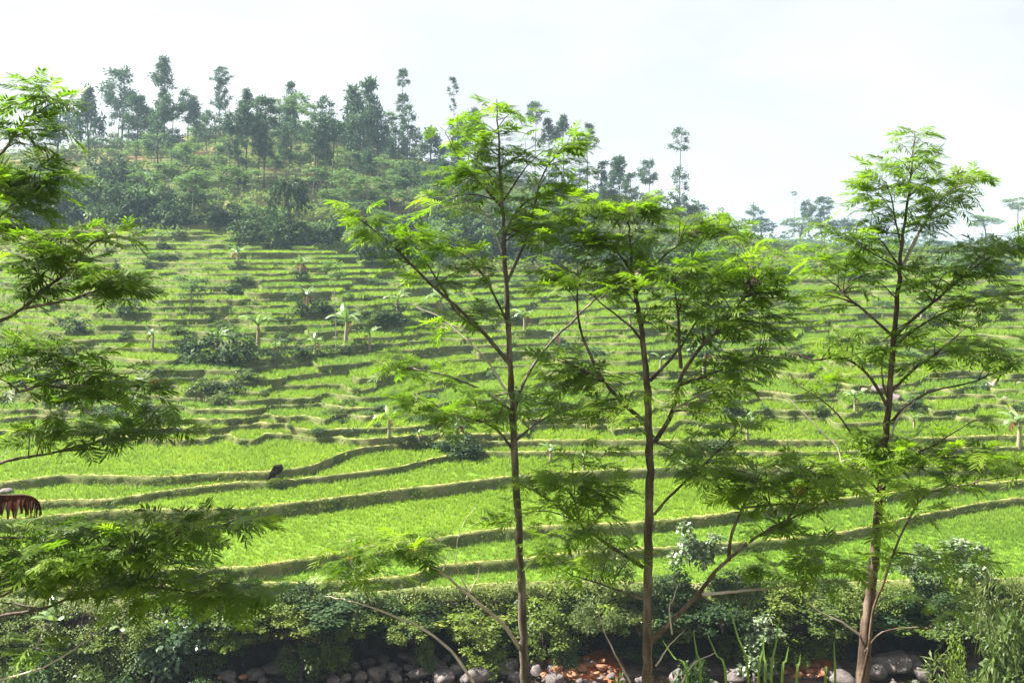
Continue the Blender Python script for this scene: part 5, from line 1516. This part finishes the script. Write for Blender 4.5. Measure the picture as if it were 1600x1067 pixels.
for k in range(140):
    px = r.choice([r.uniform(505, 835), r.uniform(505, 835), r.uniform(835, 1000), r.uniform(1000, 1460), r.uniform(330, 505)])
    put_stone(px, r.uniform(1040, 1075), r.choice((6, 7, 8, 9, 10, 12, 14, 18)), r.uniform(.6, .85), ST_G)
for px, py, w in [(862,1042,24),(885,1040,26),(905,1052,34),(925,1046,20),(870,1056,36),(940,1050,26),(895,1062,28),(850,1062,22),(915,1036,18),(930,1060,22),(955,1056,24),(1232,1040,26),(1255,1050,24),(1272,1046,26),(1285,1058,24),(1245,1062,20),(1265,1062,18),(1225,1056,16),(380,1064,20),(345,1064,18)]:
    put_stone(px, py, w * .72, r.uniform(.4, .65), ST_O)
for k in range(46):
    px = r.choice([r.uniform(845, 965), r.uniform(845, 965), r.uniform(1228, 1296)]); put_stone(px, r.uniform(1036, 1066), r.uniform(7, 17), r.uniform(.4, .7), ST_O if r.random() < .7 else ST_G)
stones.sort()
cg = co = 0
for (px, x, y, z_, w, hf, ms) in stones:
    o = link('stone', ms[r.randrange(len(ms))]); o.location = (x, y, z_); o.scale = (w, w * r.uniform(.8, 1.1), w * hf); o.rotation_euler = (r.uniform(-.3, .3), r.uniform(-.3, .3), r.uniform(0, 6.28))
    if ms is ST_O:
        tag(o, 'rust orange stream stone, %s orange one from the left' % ordinal(co), 'stone', 'orange stained stones'); co += 1
    else:
        tag(o, '%s grey stream stone, %s grey one from the left' % ('small' if w < .4 else ('rounded' if w < 1.2 else 'big'), ordinal(cg)), 'stone', 'grey stones in the stream bed'); cg += 1
for px, py, w, hf, lb in [(1372,616,30,.5,'flat pinkish boulder on the terrace just left of the red brown trunk'),(1400,628,22,.8,'round greyish pink boulder right of the red brown trunk on the terrace'),
                          (1350,612,12,.7,'small stone left of the flat pinkish boulder'),(1424,628,14,.5,'small flat stone right of the round boulder'),(1458,630,16,.4,'low flat stone on the bund near the right boughs'),
                          (1550,606,20,.7,'pale boulder on the right terraces near the picture edge'),(1592,602,12,.7,'small pale stone at the right edge on a terrace'),(1570,625,10,.7,'little pale stone beside the right boulder'),
                          (155,990,34,.7,'brownish rock on the left bank slope beside the young banana plant'),(80,985,30,.7,'brown rock on the left bank slope by the pale rolled leaf'),(130,985,20,.7,'small brown rock between the two bank rocks'),
                          (360,640,10,.6,'small pale stone on a terrace below the thicket'),(250,668,16,.8,'dark rock under the tips of the near left boughs'),(10,772,24,.5,'grey rock on the lower paddy bund at the left edge'),
                          (975,722,14,.4,'flat pale stone on the bund just left of the pale brown trunk'),(1190,690,10,.5,'pale stone at the foot of the dark terrace face on the right')]:
    if py > 900: d, zr = 45.2, zr_at(py, 45.2)
    else: d, zr = ground_at(px, py)
    s = d / F; o = link('boulder', (ST_G if 'grey' in lb or 'dark' in lb or 'brown' in lb else ST_P)[r.randrange(3)]); o.location = ((px - 800) * s, d, E + zr + w * s * hf * .3); o.scale = (w * s, w * s, w * s * hf); o.rotation_euler = (0, 0, r.uniform(0, 6.28))
    tag(o, lb, 'boulder', 'boulders on the terraces')

# fallen soil gap in the terrace face, left of centre; hollow's shade painted near black
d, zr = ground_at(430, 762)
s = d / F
DKM = solid_mat('hollow_shade_soil', [(0.3, (0.010, 0.008, 0.007)), (0.7, (0.03, 0.022, 0.018))], 5.0, 0.9, 0.1, 0.8, 12)
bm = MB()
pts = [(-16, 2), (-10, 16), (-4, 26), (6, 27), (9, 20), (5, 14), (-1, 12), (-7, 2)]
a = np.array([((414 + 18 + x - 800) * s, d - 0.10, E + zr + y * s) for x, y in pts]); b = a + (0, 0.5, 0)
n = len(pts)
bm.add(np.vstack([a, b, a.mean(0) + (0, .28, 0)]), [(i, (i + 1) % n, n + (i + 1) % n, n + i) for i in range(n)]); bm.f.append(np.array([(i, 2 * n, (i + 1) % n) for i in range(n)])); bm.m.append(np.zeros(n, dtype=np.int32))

tag(bm.build('soil_slip', DKM), 'black shade-painted hollow where soil has slipped out of a paddy bank, left of centre', 'landslip')
c0 = np.array(((432 - 800) * s, d - 0.25, E + zr - 0.05))
v = rdir(1400, 0, 1) * np.array((14 * s, 0.35, 9 * s)) * rng.uniform(.75, 1.05, (1400, 1)) + c0
q, f = leaves(v, rdir(1400, -.3, .9), rdir(1400, 0, 1), 0.10, 0.05)
m = MB(); m.add(q, f)
g = bmesh.new(); bmesh.ops.create_icosphere(g, subdivisions=2, radius=1.0)
m.add(np.array([tuple(x.co) for x in g.verts]) * np.array((13 * s, 0.33, 8 * s)) + c0, np.array([[x.index for x in y.verts] for y in g.faces]), 1); g.free()
tag(m.build('grassy_mound', [M['grass'], M['riser']]), 'small grassy mound of slipped soil below the black hollow in the paddy bank', 'mound')
